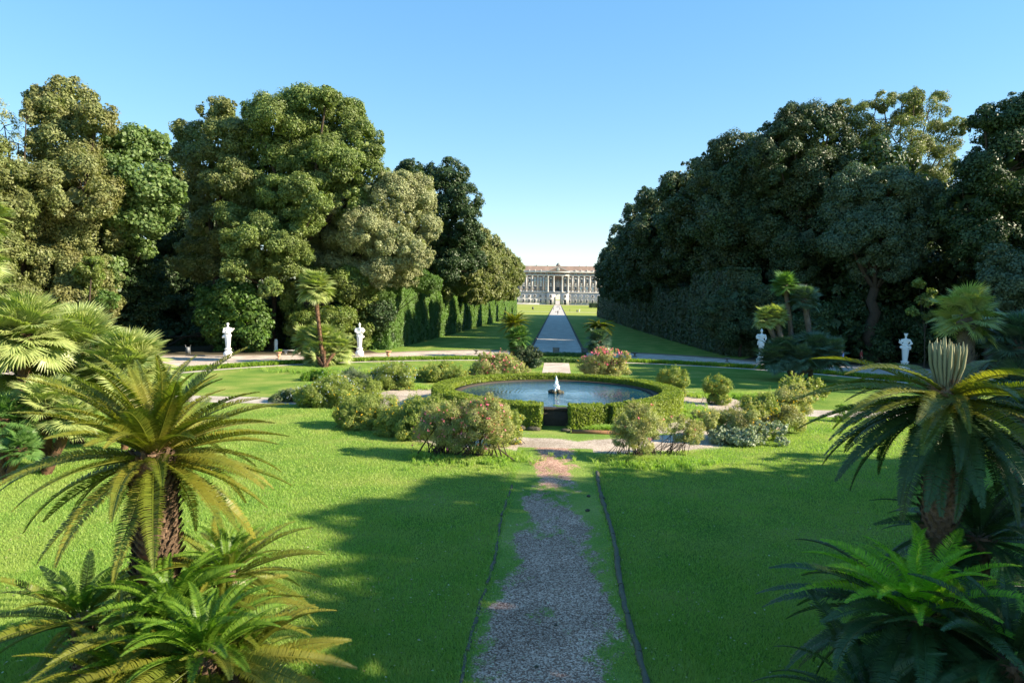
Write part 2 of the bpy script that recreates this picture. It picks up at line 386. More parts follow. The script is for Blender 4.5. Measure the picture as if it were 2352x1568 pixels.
def pxblobs(Y, lst, rng, dy=2.5):
    out = []
    for b in lst:
        y = Y+rng.uniform(-dy, dy) if len(b) < 4 else b[3]
        c = P(b[0], b[1], y); out.append((c, b[2]*y/F*1.02))
    return out
def tree(name, label, seed, Y, lst, base_px, leafm, leaf=.34, cover=1.9, r0=.55, group=None, asp=.62, gap=0, dy=2.5, subr=(.28, .50), nsub=24, inner=True, cat='tree', back=0):
    leaf *= .74
    rng = np.random.default_rng(seed)
    bl = pxblobs(Y, lst, rng, dy)
    yb = Y+back; bx = P(base_px, 800, yb)[0]
    t = thing(name, label, cat, (bx, yb, 0), group)
    mb = MB(); wood(mb, rng, (bx, yb, -.05), bl, r0); mb.build('trunk', M['bark'], t, smooth=True)
    mb = MB(); crown(mb, rng, bl, leaf, cover, asp, subr=subr, gap=gap, nsub=nsub, inner=inner); mb.build('crown', M[leafm], t)
    return t

def wallmass(mb, rng, x0, x1, y0, y1, z1, leaf, cover=1.8, bulge=.35, top=True, faces='WESN', asp=.65, mi=0, seed=0, z0=0.05, bs=.45):
    """leaf skin over a clipped block, surface pushed in and out by noise; core quads inside"""
    specs = []
    if 'S' in faces: specs.append((x1-x0, z1-z0, lambda u, v: np.stack([x0+u*(x1-x0), np.full_like(u, y0), z0+v*(z1-z0)], -1), (0, -1, 0)))
    if 'N' in faces: specs.append((x1-x0, z1-z0, lambda u, v: np.stack([x0+u*(x1-x0), np.full_like(u, y1), z0+v*(z1-z0)], -1), (0, 1, 0)))
    if 'W' in faces: specs.append((y1-y0, z1-z0, lambda u, v: np.stack([np.full_like(u, x0), y0+u*(y1-y0), z0+v*(z1-z0)], -1), (-1, 0, 0)))
    if 'E' in faces: specs.append((y1-y0, z1-z0, lambda u, v: np.stack([np.full_like(u, x1), y0+u*(y1-y0), z0+v*(z1-z0)], -1), (1, 0, 0)))
    if top: specs.append((x1-x0, y1-y0, lambda u, v: np.stack([x0+u*(x1-x0), y0+v*(y1-y0), np.full_like(u, z1)], -1), (0, 0, 1)))
    area = leaf*leaf*asp*.5
    for a, b, fn, nn in specs:
        n = int(cover*a*b/area); u = rng.uniform(size=n); v = rng.uniform(size=n); p = fn(u, v); nv = np.array(nn, float)
        p = p+nv*(vnoise(p, bs, seed)*bulge+rng.uniform(-1, .6, n)*leaf*.7)[:, None]
        if nn[2] == 0: p = p-nv*((v**10)*bulge*.9)[:, None]
        mb.quads(leaf_quads(rng, p, np.tile(nv, (n, 1)), leaf, asp, .55), mi)
    e = bulge+leaf*.6
    if x1-x0 > 2*e and y1-y0 > 2*e: mb.box(x0+e, x1-e, y0+e, y1-e, z0, z1-e, mi)

# ================================================================ SETTING
PC = np.array([0.0, 44.0])                     # centre of the round pond
def struct(name, mb, mat): return tag(mb.build(name, mat), kind='structure')
def sheet(name, x0, x1, y0, y1, z, mat):
    mb = MB(); mb.add([(x0, y0, z), (x1, y0, z), (x1, y1, z), (x0, y1, z)], [(0, 1, 2, 3)]); return struct(name, mb, mat)
sheet('ground', -2500, 2500, -400, 4500, 0.0, M['lawn'])
sheet('far_meadow', -160, 160, 232, 792, .006, M['meadow'])
sheet('avenue_path', -3.45, 3.45, 89.0, 792, .014, M['avenue'])
for nm, y0, y1 in (('cross_path', 362, 367), ('forecourt', 760, 793)):
    sheet(nm, -160, 160, y0, y1, .022, M['road'])
def ell(a, b, th): return np.array([a*math.cos(th), 45+b*math.sin(th)])
rear = [(0, 90), (11, 89.5), (18, 85.5), (23, 80.0), (30, 77.6), (37, 75.2), (50, 71), (75, 62), (80, 45)]
ra = np.array([math.atan2(y-45, x) for x, y in rear])[::-1]; rr_ = np.array([math.hypot(x, y-45) for x, y in rear])[::-1]
def rearR(th):
    if th > PI/2: th = PI-th
    return float(np.interp(th, ra, rr_))
def band(name, f0, f1, th0, th1, z, mat, n=90):
    ths = np.linspace(th0, th1, n); V = []
    for th in ths: a = f0(th); b = f1(th); V += [(a[0], a[1], z), (b[0], b[1], z)]
    mb = MB(); mb.add(V, [(2*i, 2*i+1, 2*i+3, 2*i+2) for i in range(n-1)]); return struct(name, mb, mat)
def rp(extra): return lambda th: np.array([math.cos(th)*(rearR(th)+extra), 45+math.sin(th)*(rearR(th)+extra)])
TH0, TH1 = R(2), R(178)
band('road', lambda th: ell(39.2, 35.0, th), rp(0), TH0, TH1, .010, M['road'])
band('garden_strip_path', lambda th: ell(36.0, 31.6, th), lambda th: ell(36.9, 32.4, th), R(1), R(179), .010, M['gravel'])
band('soil_strip', lambda th: ell(37.1, 32.6, th), lambda th: ell(38.95, 34.75, th), R(1), R(179), .007, M['litter_dark'])
for a, b in ((TH0, R(60)), (R(120), TH1)):
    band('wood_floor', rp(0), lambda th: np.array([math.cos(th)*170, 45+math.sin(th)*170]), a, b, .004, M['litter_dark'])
    band('leaf_litter', rp(.25), rp(2.6), a, b, .012, M['litter'])
for sx in (-1, 1):
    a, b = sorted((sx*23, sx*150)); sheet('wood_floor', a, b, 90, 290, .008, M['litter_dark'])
# kerbs: rear of the road and both sides of the avenue
def kerb(pts, wd, h, mat=M['curb']):
    mb = MB(); pts = np.array(pts, float)
    T = nrm(np.gradient(pts, axis=0)); Nn = np.stack([-T[:, 1], T[:, 0]], -1)*wd/2
    l, r = pts-Nn, pts+Nn; V = []
    for a, b in zip(l, r): V += [(a[0], a[1], -.02), (a[0], a[1], h), (b[0], b[1], h), (b[0], b[1], -.02)]
    n = len(pts); Fc = []
    for i in range(n-1):
        for k in range(3): Fc.append((4*i+k, 4*i+k+1, 4*i+5+k, 4*i+4+k))
    mb.add(V, Fc); mb.add(V, [(0, 1, 2, 3), (4*n-4, 4*n-3, 4*n-2, 4*n-1)]); return struct('kerb', mb, mat)
for a, b in ((R(6), R(84)), (R(96), R(174))): kerb([rp(.12)(th) for th in np.linspace(a, b, 60)], .28, .13)
for sx in (-1, 1): kerb([(sx*3.6, y) for y in np.linspace(90, 720, 60)], .30, .16, surfmat('dark_kerb', (.05, .045, .035), (.10, .09, .07), 3))
sheet('piazza', -300, 300, 826, 2600, .012, M['road'])
# cross-axis garden paths and the axial path behind the pond
for sx in (-1, 1):
    a, b = sorted((sx*13.2, sx*36)); sheet('garden_path', a, b, 42.6, 45.2, .010, M['gravel'])
sheet('garden_path', -1.35, 1.35, 57.2, 74.5, .010, M['road'])

# foreground path and gravel ring with weeds
def weedmask(x, y):
    p = np.stack([x, y, np.zeros_like(x)], -1)
    m = vnoise(p, 1.1, 3)*.30+vnoise(p, 3.2, 5)*.42+vnoise(p, 8.0, 6)*.26
    core = np.clip((np.abs(x+.05+.06*np.sin(y*.6))-1.08-.07*np.sin(y*.9+1)-np.clip((20-y)/40, -.2, .2))/.45, -1, 1.6)
    far = np.clip((y-19.5)/4.5, -.2, 1.0)*np.clip((32.5-y)/3.5, .1, 1)+.35*np.exp(-((y-21.5)/1.2)**2)
    return core*.5+m*1.0+far*.26+.05+.75*np.clip(vnoise(p, 1.9, 21)-.28, 0, .5)
def ringmask(x, y):
    p = np.stack([x, y, np.zeros_like(x)], -1); r = np.hypot(x, y-PC[1])
    m = vnoise(p, .8, 8)*.45+vnoise(p, 2.4, 9)*.3
    return m+np.clip((10.4-r)/.5, -.9, 1)*.6+np.clip((r-13.0)/.6, -1, 1)*.6+np.where(y < 36, .46, -.26)-.1
def gridmesh(name, Xg, Yg, z, mask, mat):
    n, k = Xg.shape; V = np.stack([Xg, Yg, np.full_like(Xg, z)], -1).reshape(-1, 3)
    idx = np.arange(n*k).reshape(n, k); Fc = np.stack([idx[:-1, :-1], idx[:-1, 1:], idx[1:, 1:], idx[1:, :-1]], -1).reshape(-1, 4)
    mb = MB(); mb.add(V, Fc); o = struct(name, mb, mat)
    at = o.data.attributes.new('weeds', 'FLOAT', 'POINT'); at.data.foreach_set('value', (mask(V[:, 0], V[:, 1])*.6+.36).astype(np.float32)); return o
yy, xx = np.meshgrid(np.arange(4, 31.8, .08), np.linspace(-1.75, 1.75, 46), indexing='ij')
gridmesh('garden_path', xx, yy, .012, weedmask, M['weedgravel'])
tt, rr2 = np.meshgrid(np.linspace(0, 2*PI, 420), np.linspace(8.2, 13.8, 44), indexing='ij')
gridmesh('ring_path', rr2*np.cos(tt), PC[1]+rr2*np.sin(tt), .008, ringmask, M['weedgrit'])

# grass blades on the near lawn
rng = np.random.default_rng(1)
def grass_blades():
    n = 760000
    u = rng.uniform(size=n); y0, y1 = 11.0, 44.0
    y = 1/(1/y0**.9+(1/y1**.9-1/y0**.9)*u); y = y**(1/.9) if False else (y0**-.7+(y1**-.7-y0**-.7)*u)**(-1/.7)
    x = rng.uniform(-.97, .84, n)*y
    r = np.hypot(x, y-PC[1]); keep = (r > 9.3)
    onp = (np.abs(x) < 1.72) & (y < 31.5)
    pm = weedmask(x, y)+rng.normal(size=n)*.16; keep &= ~onp | (pm > .10)
    onr = (r < 13.6) & ~onp; rm = ringmask(x, y)+rng.normal(size=n)*.16; keep &= ~onr | (rm > .14)
    keep &= ~((np.abs(y-43.9) < 1.4) & (np.abs(x) > 13))
    x, y, onp = x[keep], y[keep], (onp | onr)[keep]; n = len(x)
    p = np.stack([x, y, np.zeros(n)], -1)
    tall = np.clip(.5+.5*vnoise(p, .5, 4)+.4*vnoise(p, 2.2, 6), 0, 1.4)
    h = (.035+.05*tall)*rng.uniform(.6, 1.5, n)*np.where(onp, .55, 1)
    wd = .0065*(y/12)**.75*rng.uniform(.7, 1.4, n)
    a = rng.uniform(0, 2*PI, n); ln = rng.normal(size=(n, 2))*.5
    dx = np.stack([np.cos(a)*wd, np.sin(a)*wd, np.zeros(n)], -1)
    tip = p+np.stack([ln[:, 0]*h, ln[:, 1]*h, h], -1)
    mb = MB(); mb.tris(np.stack([p-dx, p+dx, tip], 1)); o = mb.build('grass', M['grass']); tag(o, 'short bright green lawn grass with longer tufts in front of the round pond', 'grass', kind='stuff')
grass_blades()

r = np.random.default_rng(31); pts = np.array([(sg*1.66+r.normal()*.07, y, 0) for sg in (-1, 1, -1) for y in r.uniform(9.5, 28, 420)])
def litter():
    n = 2600; u = r.uniform(size=n); y = (11**-.7+(40**-.7-11**-.7)*u)**(-1/.7); x = r.uniform(-.9, .8, n)*y; k = (np.hypot(x, y-44) > 9)
    p = np.stack([x, y, .045+0*x], -1)[k]; mb = MB(); mb.quads(leaf_quads(r, p, np.tile([0, 0, 1.0], (len(p), 1)), .045, .7, .7)); return mb
tag(litter().build('fallen_leaves', leafmat('fallen_leaf', (.30, .19, .07), (.62, .58, .40), None, .1)), 'dry fallen leaves and pale clover heads scattered over the near lawn and path', 'fallen leaves', kind='stuff')
# border planting: low grassy edging between road and strip path
def tufts(name, label, pts, h, wd, mat, per=14, seed=0, spread=.28, group=None):
    r = np.random.default_rng(seed); pts = np.asarray(pts, float); n = len(pts)*per
    c = np.repeat(pts, per, 0)+np.concatenate([r.normal(size=(n, 2))*spread, np.zeros((n, 1))], 1)
    hh = h*r.uniform(.5, 1.25, n); a = r.uniform(0, 2*PI, n); l = r.normal(size=(n, 2))*.45
    dx = np.stack([np.cos(a), np.sin(a), np.zeros(n)], -1)*wd
    m_ = c+np.stack([l[:, 0]*hh*.4, l[:, 1]*hh*.4, hh*.7], -1); tp = c+np.stack([l[:, 0]*hh*1.3, l[:, 1]*hh*1.3, hh], -1)
    mb = MB(); mb.quads(np.stack([c-dx*.7, c+dx*.7, m_+dx, m_-dx], 1)); mb.tris(np.stack([m_-dx, m_+dx, tp], 1))
    return tag(mb.build(name, mat), label, 'border planting', group, 'stuff')
edge_pts = pts
r = np.random.default_rng(5)
pts = []
for th in np.linspace(R(1), R(179), 900):
    for k in range(3):
        q = ell(37.25+1.5*r.uniform(), 32.8+1.65*r.uniform(), th); pts.append((q[0], q[1], 0))
pts = np.array(pts); hs = .30
tufts('border_planting', 'low grassy green border running between the road and the narrow gravel strip', pts, .34, .035, M['border'], 14, 3, .22)

tufts('edge_grass', 'longer grass growing over the logs along both sides of the near path', edge_pts, .085, .008, M['grass'], 4, 4, .07)
# ================================================================ PALACE
def palace():
    Y0 = 800.0; roll = 0
    t = thing('palace', 'long pale stone palace with a central pediment and reddish tiled roof closing the avenue', 'palace', (0, Y0, 0))
    st = M['pstone']; X = 101.0; bay = 6.72
    def B(*a): return (a[0], a[1], Y0+a[2], Y0+a[3], a[4], a[5])
    # ground storeys: wall with a deep arched passage in the middle
    mb = MB()
    for sx in (-1, 1):
        a, b = sorted((sx*2.6, sx*X)); mb.box(*B(a, b, 0, 24, 0, 14.0))
        a, b = sorted((sx*2.6, sx*13.0)); mb.box(*B(a, b, -1.3, -.003, 0, 14.0))
        a, b = sorted((sx*13.0, sx*X)); mb.box(*B(a, b, -.5, -.003, 0, 1.4))
        for z in (4.6, 8.0, 11.2): mb.box(*B(a, b, -.10, -.004, z, z+.25))
    mb.box(*B(-X, X, -.7, 24.3, 14.003, 14.8)); mb.box(*B(-13.2, 13.2, -1.7, -.703, 14.0, 14.9))
    for k in range(14):       # arch head
        a0, a1 = PI*k/14, PI*(k+1)/14
        x0, x1 = 2.6*math.cos(a0), 2.6*math.cos(a1); z0, z1 = 9.2+2.6*math.sin(a0), 9.2+2.6*math.sin(a1)
        V = [(x0, Y0-1.3, z0), (x1, Y0-1.3, z1), (x1, Y0-1.3, 14), (x0, Y0-1.3, 14), (x0, Y0+24, z0), (x1, Y0+24, z1), (x1, Y0+24, 14), (x0, Y0+24, 14)]
        mb.add(V, [(0, 1, 2, 3), (4, 5, 6, 7), (0, 1, 5, 4)])
    mb.build('ground_storey_wall', st, t)
    mb = MB()
    for sx in (-1, 1):
        a, b = sorted((sx*3.4, sx*X)); mb.box(*B(a, b, .6, 24, 14.8, 38.0))
    mb.box(*B(-3.4, 3.4, 4.6, 24, 14.8, 38.0))
    for k in range(14):
        a0, a1 = PI*k/14, PI*(k+1)/14
        x0, x1 = 3.4*math.cos(a0), 3.4*math.cos(a1); z0, z1 = 27.5+3.4*math.sin(a0), 27.5+3.4*math.sin(a1)
        V = [(x0, Y0+.6, z0), (x1, Y0+.6, z1), (x1, Y0+.6, 38), (x0, Y0+.6, 38), (x0, Y0+4.5, z0), (x1, Y0+4.5, z1)]
        mb.add(V, [(0, 1, 2, 3), (0, 1, 5, 4)])
    mb.build('upper_wall', M['pbrick'], t)
    mb = MB()
    mb.box(*B(-X-.4, X+.4, -.2, 24.3, 33.6, 35.0)); mb.box(*B(-X-.8, X+.8, -1.0, 24.8, 37.2, 38.3)); mb.box(*B(-13, 13, -1.6, -.203, 33.4, 35.0)); mb.box(*B(-13.4, 13.4, -2.3, -1.003, 37.2, 38.4))
    mb.build('cornice', st, t)
    mb = MB(); mb.box(*B(-X, X, .2, .597, 38.303, 39.6))
    for k in range(-15, 16):
        if abs(k*bay) > 14: mb.box(*B(k*bay-.7, k*bay+.7, -.1, .197, 38.303, 40.6))
    mb.build('parapet', st, t)
    # pediment
    mb = MB()
    for (w_, h_, y_, z_, mi) in ((13.6, 6.4, -2.2, 38.403, 0), (10.9, 5.0, -2.26, 38.9, 1)):
        V = [(-w_, Y0+y_, z_), (w_, Y0+y_, z_), (0, Y0+y_, z_+h_), (-w_, Y0+3, z_), (w_, Y0+3, z_), (0, Y0+3, z_+h_)]
        mb.add(V, [(0, 1, 2), (3, 5, 4)], mi); mb.add(V, [(0, 2, 5, 3), (1, 4, 5, 2), (0, 3, 4, 1)], 0 if mi == 0 else 1)
    p = mb.build('pediment', [st, M['pbrick']], t)
    mb = MB(); mb.ball((0, Y0-2.3, 41.0), (1.9, .25, 1.9), 16); o = mb.build('clock', M['pstone'], t)
    # roof
    mb = MB(); V = [(-X, Y0+.6, 38.3), (X, Y0+.6, 38.3), (X, Y0+9, 45.4), (-X, Y0+9, 45.4), (-X, Y0+24, 38.3), (X, Y0+24, 38.3)]
    mb.add(V, [(0, 1, 2, 3), (3, 2, 5, 4)]); mb.add(V, [(0, 3, 4), (1, 5, 2)]); rf = mb.build('roof', M['ptile'], t)
    for x, z in ((-25.5, 46.6), (-12.6, 46.4), (25, 46), (33, 45.9), (-40, 46), (47, 46)):
        mb = MB(); mb.box(x-.5, x+.5, Y0+8.5, Y0+9.6, 44, z); mb.build('chimney', M['plead'], rf, off=tuple(ROOTLOC[t.name]))
    mb = MB(); mb.lathe((0, Y0+14, 0), [(2.6, 40), (2.6, 46.2), (3.0, 46.4), (2.4, 46.5), (2.3, 47.2), (1.7, 48.3), (.8, 49.0), (.25, 49.2), (.15, 50.2), (.01, 50.3)], 12)
    mb.build('lantern', M['plead'], t)
    # pilasters and giant columns
    xs = []
    for k in range(-15, 15):
        x = (k+.5)*bay
        if abs(x) > 14: xs.append(x)
    for x in xs:
        mb = MB(); mb.box(*B(x-.95, x+.95, .1, .597, 16.4, 31.6)); mb.box(*B(x-1.3, x+1.3, -.15, .597, 14.803, 16.4)); mb.box(*B(x-1.15, x+1.15, -.1, .597, 31.603, 33.597)); mb.build('pilaster', st, t)
    for x in (-11.7, -5.0, 5.0, 11.7):
        mb = MB(); mb.lathe((x, Y0-.7, 0), [(1.45, 14.903), (1.45, 15.8), (1.15, 16.2), (1.0, 16.6), (.88, 31.2), (1.0, 31.4), (1.35, 33.2), (1.35, 33.39)], 14); mb.build('column', st, t, smooth=False)
    # windows: surround > pane
    for k in range(-9, 10):
        x = k*bay*1.0
        if k == 0: continue
        if abs(k) == 1: x = 8.35*np.sign(k)
        for (z0, z1, w_, kind) in ((2.2, 6.0, 1.15, 'g'), (8.9, 11.3, 1.1, 'g'), (16.4, 20.9, 1.25, 'u'), (25.2, 29.7, 1.15, 'u'), (35.2, 36.7, .8, 'a')):
            if abs(k) == 1 and z0 == 2.2: continue
            y = -1.32 if (abs(k) == 1 and kind == 'g') else (0 if kind == 'g' else .58)
            if kind == 'a': y = .56
            mb = MB(); e = .45
            mb.box(*B(x-w_-e, x-w_, y-.35, y, z0-e, z1+e)); mb.box(*B(x+w_, x+w_+e, y-.35, y, z0-e, z1+e)); mb.box(*B(x-w_, x+w_, y-.35, y, z1, z1+e)); mb.box(*B(x-w_, x+w_, y-.4, y, z0-e, z0))
            mb.box(*B(x-.07, x+.07, y-.13, y-.05, z0, z1)); mb.box(*B(x-w_, x-.072, y-.13, y-.05, (z0+z1)/2-.06, (z0+z1)/2+.06)); mb.box(*B(x+.072, x+w_, y-.13, y-.05, (z0+z1)/2-.06, (z0+z1)/2+.06))
            if kind == 'u':
                mb.box(*B(x-w_-e, x+w_+e, y-.02, y+.01, z1+e+.01, z1+2.2)); mb.box(*B(x-w_-.7, x+w_+.7, y-.6, y-.02, z1+e+.02, z1+e+.35))
                V = [(x-w_-.7, Y0+y-.5, z1+e+.36), (x+w_+.7, Y0+y-.5, z1+e+.36), (x, Y0+y-.5, z1+e+1.3)]; mb.add(V, [(0, 1, 2)])
                mb.box(*B(x-w_-.3, x+w_+.3, y-.3, y-.01, z0-e-1.6, z0-e-.02))
            o = mb.build('window', st, t)
            mb = MB(); mb.box(*B(x-w_, x+w_, y-.045, y-.005, z0, z1))
            pale = ((k, z0) in ((-4, 25.2), (-3, 25.2), (-2, 25.2), (-2, 16.4), (4, 16.4), (5, 16.4), (6, 16.4), (3, 8.9), (4, 8.9), (5, 8.9)))
            mb.build('pane', M['pblind'] if pale else M['pglass'], o, off=tuple(ROOTLOC[t.name]))
    for sx in (-1, 1):
        x = 8.35*sx; mb = MB(); mb.box(*B(x-1.35, x+1.35, -1.36, -1.303, .1, 5.6)); mb.build('door', M['panel'], t)
        mb = MB(); mb.box(*B(x-2.1, x-1.36, -1.6, -1.305, 0, 5.6)); mb.box(*B(x+1.36, x+2.1, -1.6, -1.305, 0, 5.6)); mb.box(*B(x-2.4, x+2.4, -1.8, -1.305, 5.603, 6.9)); mb.build('door_surround', st, t)
    mb = MB(); mb.box(*B(-3.39, 3.39, 4.5, 4.597, 14.81, 31)); mb.build('niche', st, t)
    mb = MB(); mb.box(*B(-1.6, 1.6, 4.4, 4.497, 16, 20.6)); mb.build('niche_door', M['pglass'], t)
    mb = MB(); mb.box(*B(-4.9, -3.42, -.1, .597, 14.803, 28)); mb.box(*B(3.42, 4.9, -.1, .597, 14.803, 28)); mb.box(*B(-3.9, 3.9, -.3, .5, 14.9, 16.0)); mb.build('niche_surround', st, t)
    for sx in (-1, 1): mb = MB(); mb.box(*B(sx*2.75-.15, sx*2.75+.15, -1.5, -1.303, 0, 9.2)); mb.build('arch_jamb', M['panel'], t)
palace()

# ================================================================ POND
def ringhedge(name, label, th0, th1, r0, r1, z1, seed, leaf=.085, cover=2.3, z0=.02, group='clipped hedge blocks round the pond'):
    r = np.random.default_rng(seed); rm = (r0+r1)/2; thm = (th0+th1)/2
    t = thing(name, label, 'hedge', (PC[0]+rm*math.cos(thm), PC[1]+rm*math.sin(thm), 0), group)
    mb = MB(); area = leaf*leaf*.35
    n_ = max(2, int((th1-th0)*rm/.25)); ths = np.linspace(th0, th1, n_)
    c = .09; V = []
    for th in ths:
        for rr, z in ((r0+c, z0), (r0+c, z1-c), (r1-c, z1-c), (r1-c, z0)): V.append((PC[0]+rr*math.cos(th), PC[1]+rr*math.sin(th), z))
    Fc = [(4*i+k, 4*i+k+1, 4*i+5+k, 4*i+4+k) for i in range(n_-1) for k in range(3)]
    core = MB(); core.add(V, Fc); core.add(V, [(0, 1, 2, 3), (4*n_-4, 4*n_-3, 4*n_-2, 4*n_-1)])
    core.build('woody_core', M['dark'], t)
    Lh = (th1-th0)*rm
    def emit(n, fn, nf, far=1):
        n = int(n/area*cover)
        if n < 1: return
        u, v = r.uniform(size=n), r.uniform(size=n); th, rr, z = fn(u, v); nv = nf(th)
        p = np.stack([PC[0]+rr*np.cos(th), PC[1]+rr*np.sin(th), z], -1)
        p = p+nv*(vnoise(p, 1.7, seed)*.05+vnoise(p, 6, seed+1)*.03+r.uniform(-.09, .04, n))[:, None]
        mb.quads(leaf_quads(r, p, nv, leaf, .7, .45))
    out = lambda th: np.stack([np.cos(th), np.sin(th), 0*th], -1)
    emit(Lh*(r1-r0), lambda u, v: (th0+u*(th1-th0), r0+v*(r1-r0), 0*u+z1), lambda th: np.tile([0, 0, 1.0], (len(th), 1)))
    emit(Lh*(z1-z0), lambda u, v: (th0+u*(th1-th0), 0*u+r1, z0+v*(z1-z0)), out)
    emit(Lh*(z1-.7), lambda u, v: (th0+u*(th1-th0), 0*u+r0, .7+v*(z1-.7)), lambda th: -out(th))
    for th_, sg in ((th0, -1), (th1, 1)):
        emit((r1-r0)*(z1-z0), lambda u, v: (0*u+th_, r0+u*(r1-r0), z0+v*(z1-z0)), lambda th: sg*np.stack([-np.sin(th), np.cos(th), 0*th], -1))
    mb.build('foliage', M['box'], t)
A = lambda x, rr=7.4: math.atan2(-math.sqrt(rr*rr-x*x), x)
ringhedge('clipped_hedge', 'long clipped round hedge enclosing most of the pond', A(4.1), A(-.75)+2*PI, 6.75, 7.95, 1.34, 11)
ringhedge('clipped_hedge', 'bright clipped hedge block just right of the gap in the ring', A(.75), A(1.75), 6.75, 8.05, 1.30, 12)
ringhedge('clipped_hedge', 'set back clipped hedge block, second to the right of the gap', A(1.80), A(2.85), 6.5, 7.35, 1.22, 13)
ringhedge('clipped_hedge', 'lone rounded hedge block with dark gaps on both its sides', A(3.05), A(3.95), 6.7, 7.6, 1.25, 14)
t = thing('pond_basin', 'dark wet stone basin wall showing in the gap of the round hedge', 'basin', (0, PC[1], 0))
mb = MB(); mb.lathe((0, PC[1], 0), [(6.62, 0), (6.62, .94), (6.22, .94), (6.22, .3)], 96); mb.build('basin_wall', M['basin'], t)
mb = MB(); mb.lathe((0, PC[1], 0), [(6.68, .90), (6.68, 1.0), (6.18, 1.0), (6.18, .90)], 96); mb.build('rim', M['basin'], t)
mb = MB(); mb.lathe((0, PC[1], 0), [(6.2, .35), (.01, .35)], 48); mb.build('basin_floor', M['basin'], t)
mb = MB(); th = np.linspace(0, 2*PI, 97)[:-1]; V = [(0, 0, 0)]+[(6.21*math.cos(a), 6.21*math.sin(a), 0) for a in th]
mb.add(V, [(0, i+1, (i+1) % 96+1) for i in range(96)]); o = tag(mb.build('water', M['water']), kind='structure'); o.location = (0, PC[1], .93)
t = thing('fountain', 'small white water jet rising from a dark mossy rock in the pond', 'fountain', (0, PC[1], .8))
r = np.random.default_rng(4); mb = MB()
for k in range(16):
    a = r.uniform(0, 6.28); q = r.uniform(0, .42); c = (q*math.cos(a), PC[1]+q*math.sin(a), .93+r.uniform(0, .14)*(1-q)); s_ = r.uniform(.10, .19)
    b = MB(); b.ball(c, s_, 8); V = b.V[0]; V = V+nrm(V-np.array(c))*(vnoise(V, 9, k)*.05)[:, None]; mb.add(V, b.F[0])
mb.build('rock', M['wetrock'], t)
mb = MB()
for k in range(330):
    u = r.uniform()**1.3; a = r.uniform(0, 6.28); q = abs(r.normal())*.115*(1.08-u)+.01
    mb.ball((q*math.cos(a), PC[1]+q*math.sin(a), 1.05+u*.92), (r.uniform(.012, .04)*(1.3-u), r.uniform(.012, .04)*(1.3-u), r.uniform(.03, .11)), 6)
mb.tube([(0, PC[1], 1.0), (0.01, PC[1], 1.45), (0, PC[1], 1.92)], [.13, .065, .015], 8)
mb.build('water_jet', M['foam'], t, smooth=True)
for k, (x, y, q) in enumerate(((.35, 38.4, .34), (.95, 38.7, .2), (-.9, 38.9, .24), (-3.0, 39.3, .25), (-2.6, 39.0, .2), (.0, 38.7, .18))):
    a = np.linspace(.2, 6.1, 18); z = .938+.001*k; V = [(x, y, z)]+[(x+q*math.cos(b), y+q*math.sin(b), z+.01) for b in a]
    mb = MB(); mb.add(V, [(0, i+1, i+2) for i in range(17)])
    o = mb.build('lily_pad', M['weed']); tag(o, ['largest lily pad floating at the gap in the hedge', 'small lily pad right of the largest one', 'lily pad left of the gap beside the hedge', 'leftmost lily pad against the hedge', 'lily pad next to the leftmost one', 'tiny lily pad behind the largest one'][k], 'lily pad', 'lily pads on the pond')
# rusty step under the right-hand hedge blocks
mb = MB(); mb.box(.85, 3.4, 35.35, 35.7, 0, .16); tag(mb.build('stone_step', M['redstone']), 'low rust brown stone edge in front of the hedge blocks right of the gap', 'stone edge')
r = np.random.default_rng(9); 
for k, (x, y) in enumerate(((-1.15, 35.9), (-1.9, 36.0), (-2.9, 36.3), (.55, 35.8))):
    b = MB(); b.ball((x, y, .08), (r.uniform(.2, .38), r.uniform(.15, .25), r.uniform(.12, .2)), 12); V = b.V[0]; V = V+nrm(V-np.array((x, y, .08)))*(vnoise(V, 6, k)*.05)[:, None]
    mb = MB(); mb.add(V, b.F[0]); o = mb.build('rock', M['wetrock'], smooth=True); tag(o, ['dark rock at the left edge of the hedge gap', 'dark rock second left of the hedge gap', 'dark rock farthest left under the ring hedge', 'dark rock right of the hedge gap'][k], 'rock', 'rocks at the foot of the pond hedge')

# ---------------------------------------------------------------- log edging of the near path
logs = []
def log(x, y0, y1, rad, seed):
    r = np.random.default_rng(seed); n = max(4, int((y1-y0)/.25)); ys = np.linspace(y0, y1, n)
    pts = np.stack([x(ys)+r.normal(size=n)*.012, ys, rad*.45+r.normal(size=n)*.012], -1); b = MB(); b.tube(pts, rad*(1+.12*r.normal(size=n)), 10)
    V = b.V[0]; b.V[0] = V+np.random.default_rng(seed+1).normal(size=V.shape)*.007; return b
cuts = [9.5, 11.6, 13.2, 14.9, 16.4, 18.2, 20.0, 21.9, 23.6, 25.6, 27.4]
for k in range(10):
    b = log(lambda y: 1.70+.05*np.sin(y*.7)+.0*y, cuts[k]+.01, cuts[k+1]-.01, .070, 100+k); o = b.build('edging_log', M['log'], off=(1.7, cuts[k], 0), smooth=True)
    tag(o, 'grey mossy log edging the path on the right, %s' % ['nearest the camera', 'second from the camera', 'third from the camera', 'fourth from the camera', 'fifth from the camera', 'sixth from the camera', 'seventh from the camera', 'eighth from the camera', 'last but one before the pond', 'nearest the pond'][k], 'log', 'logs edging the garden path')
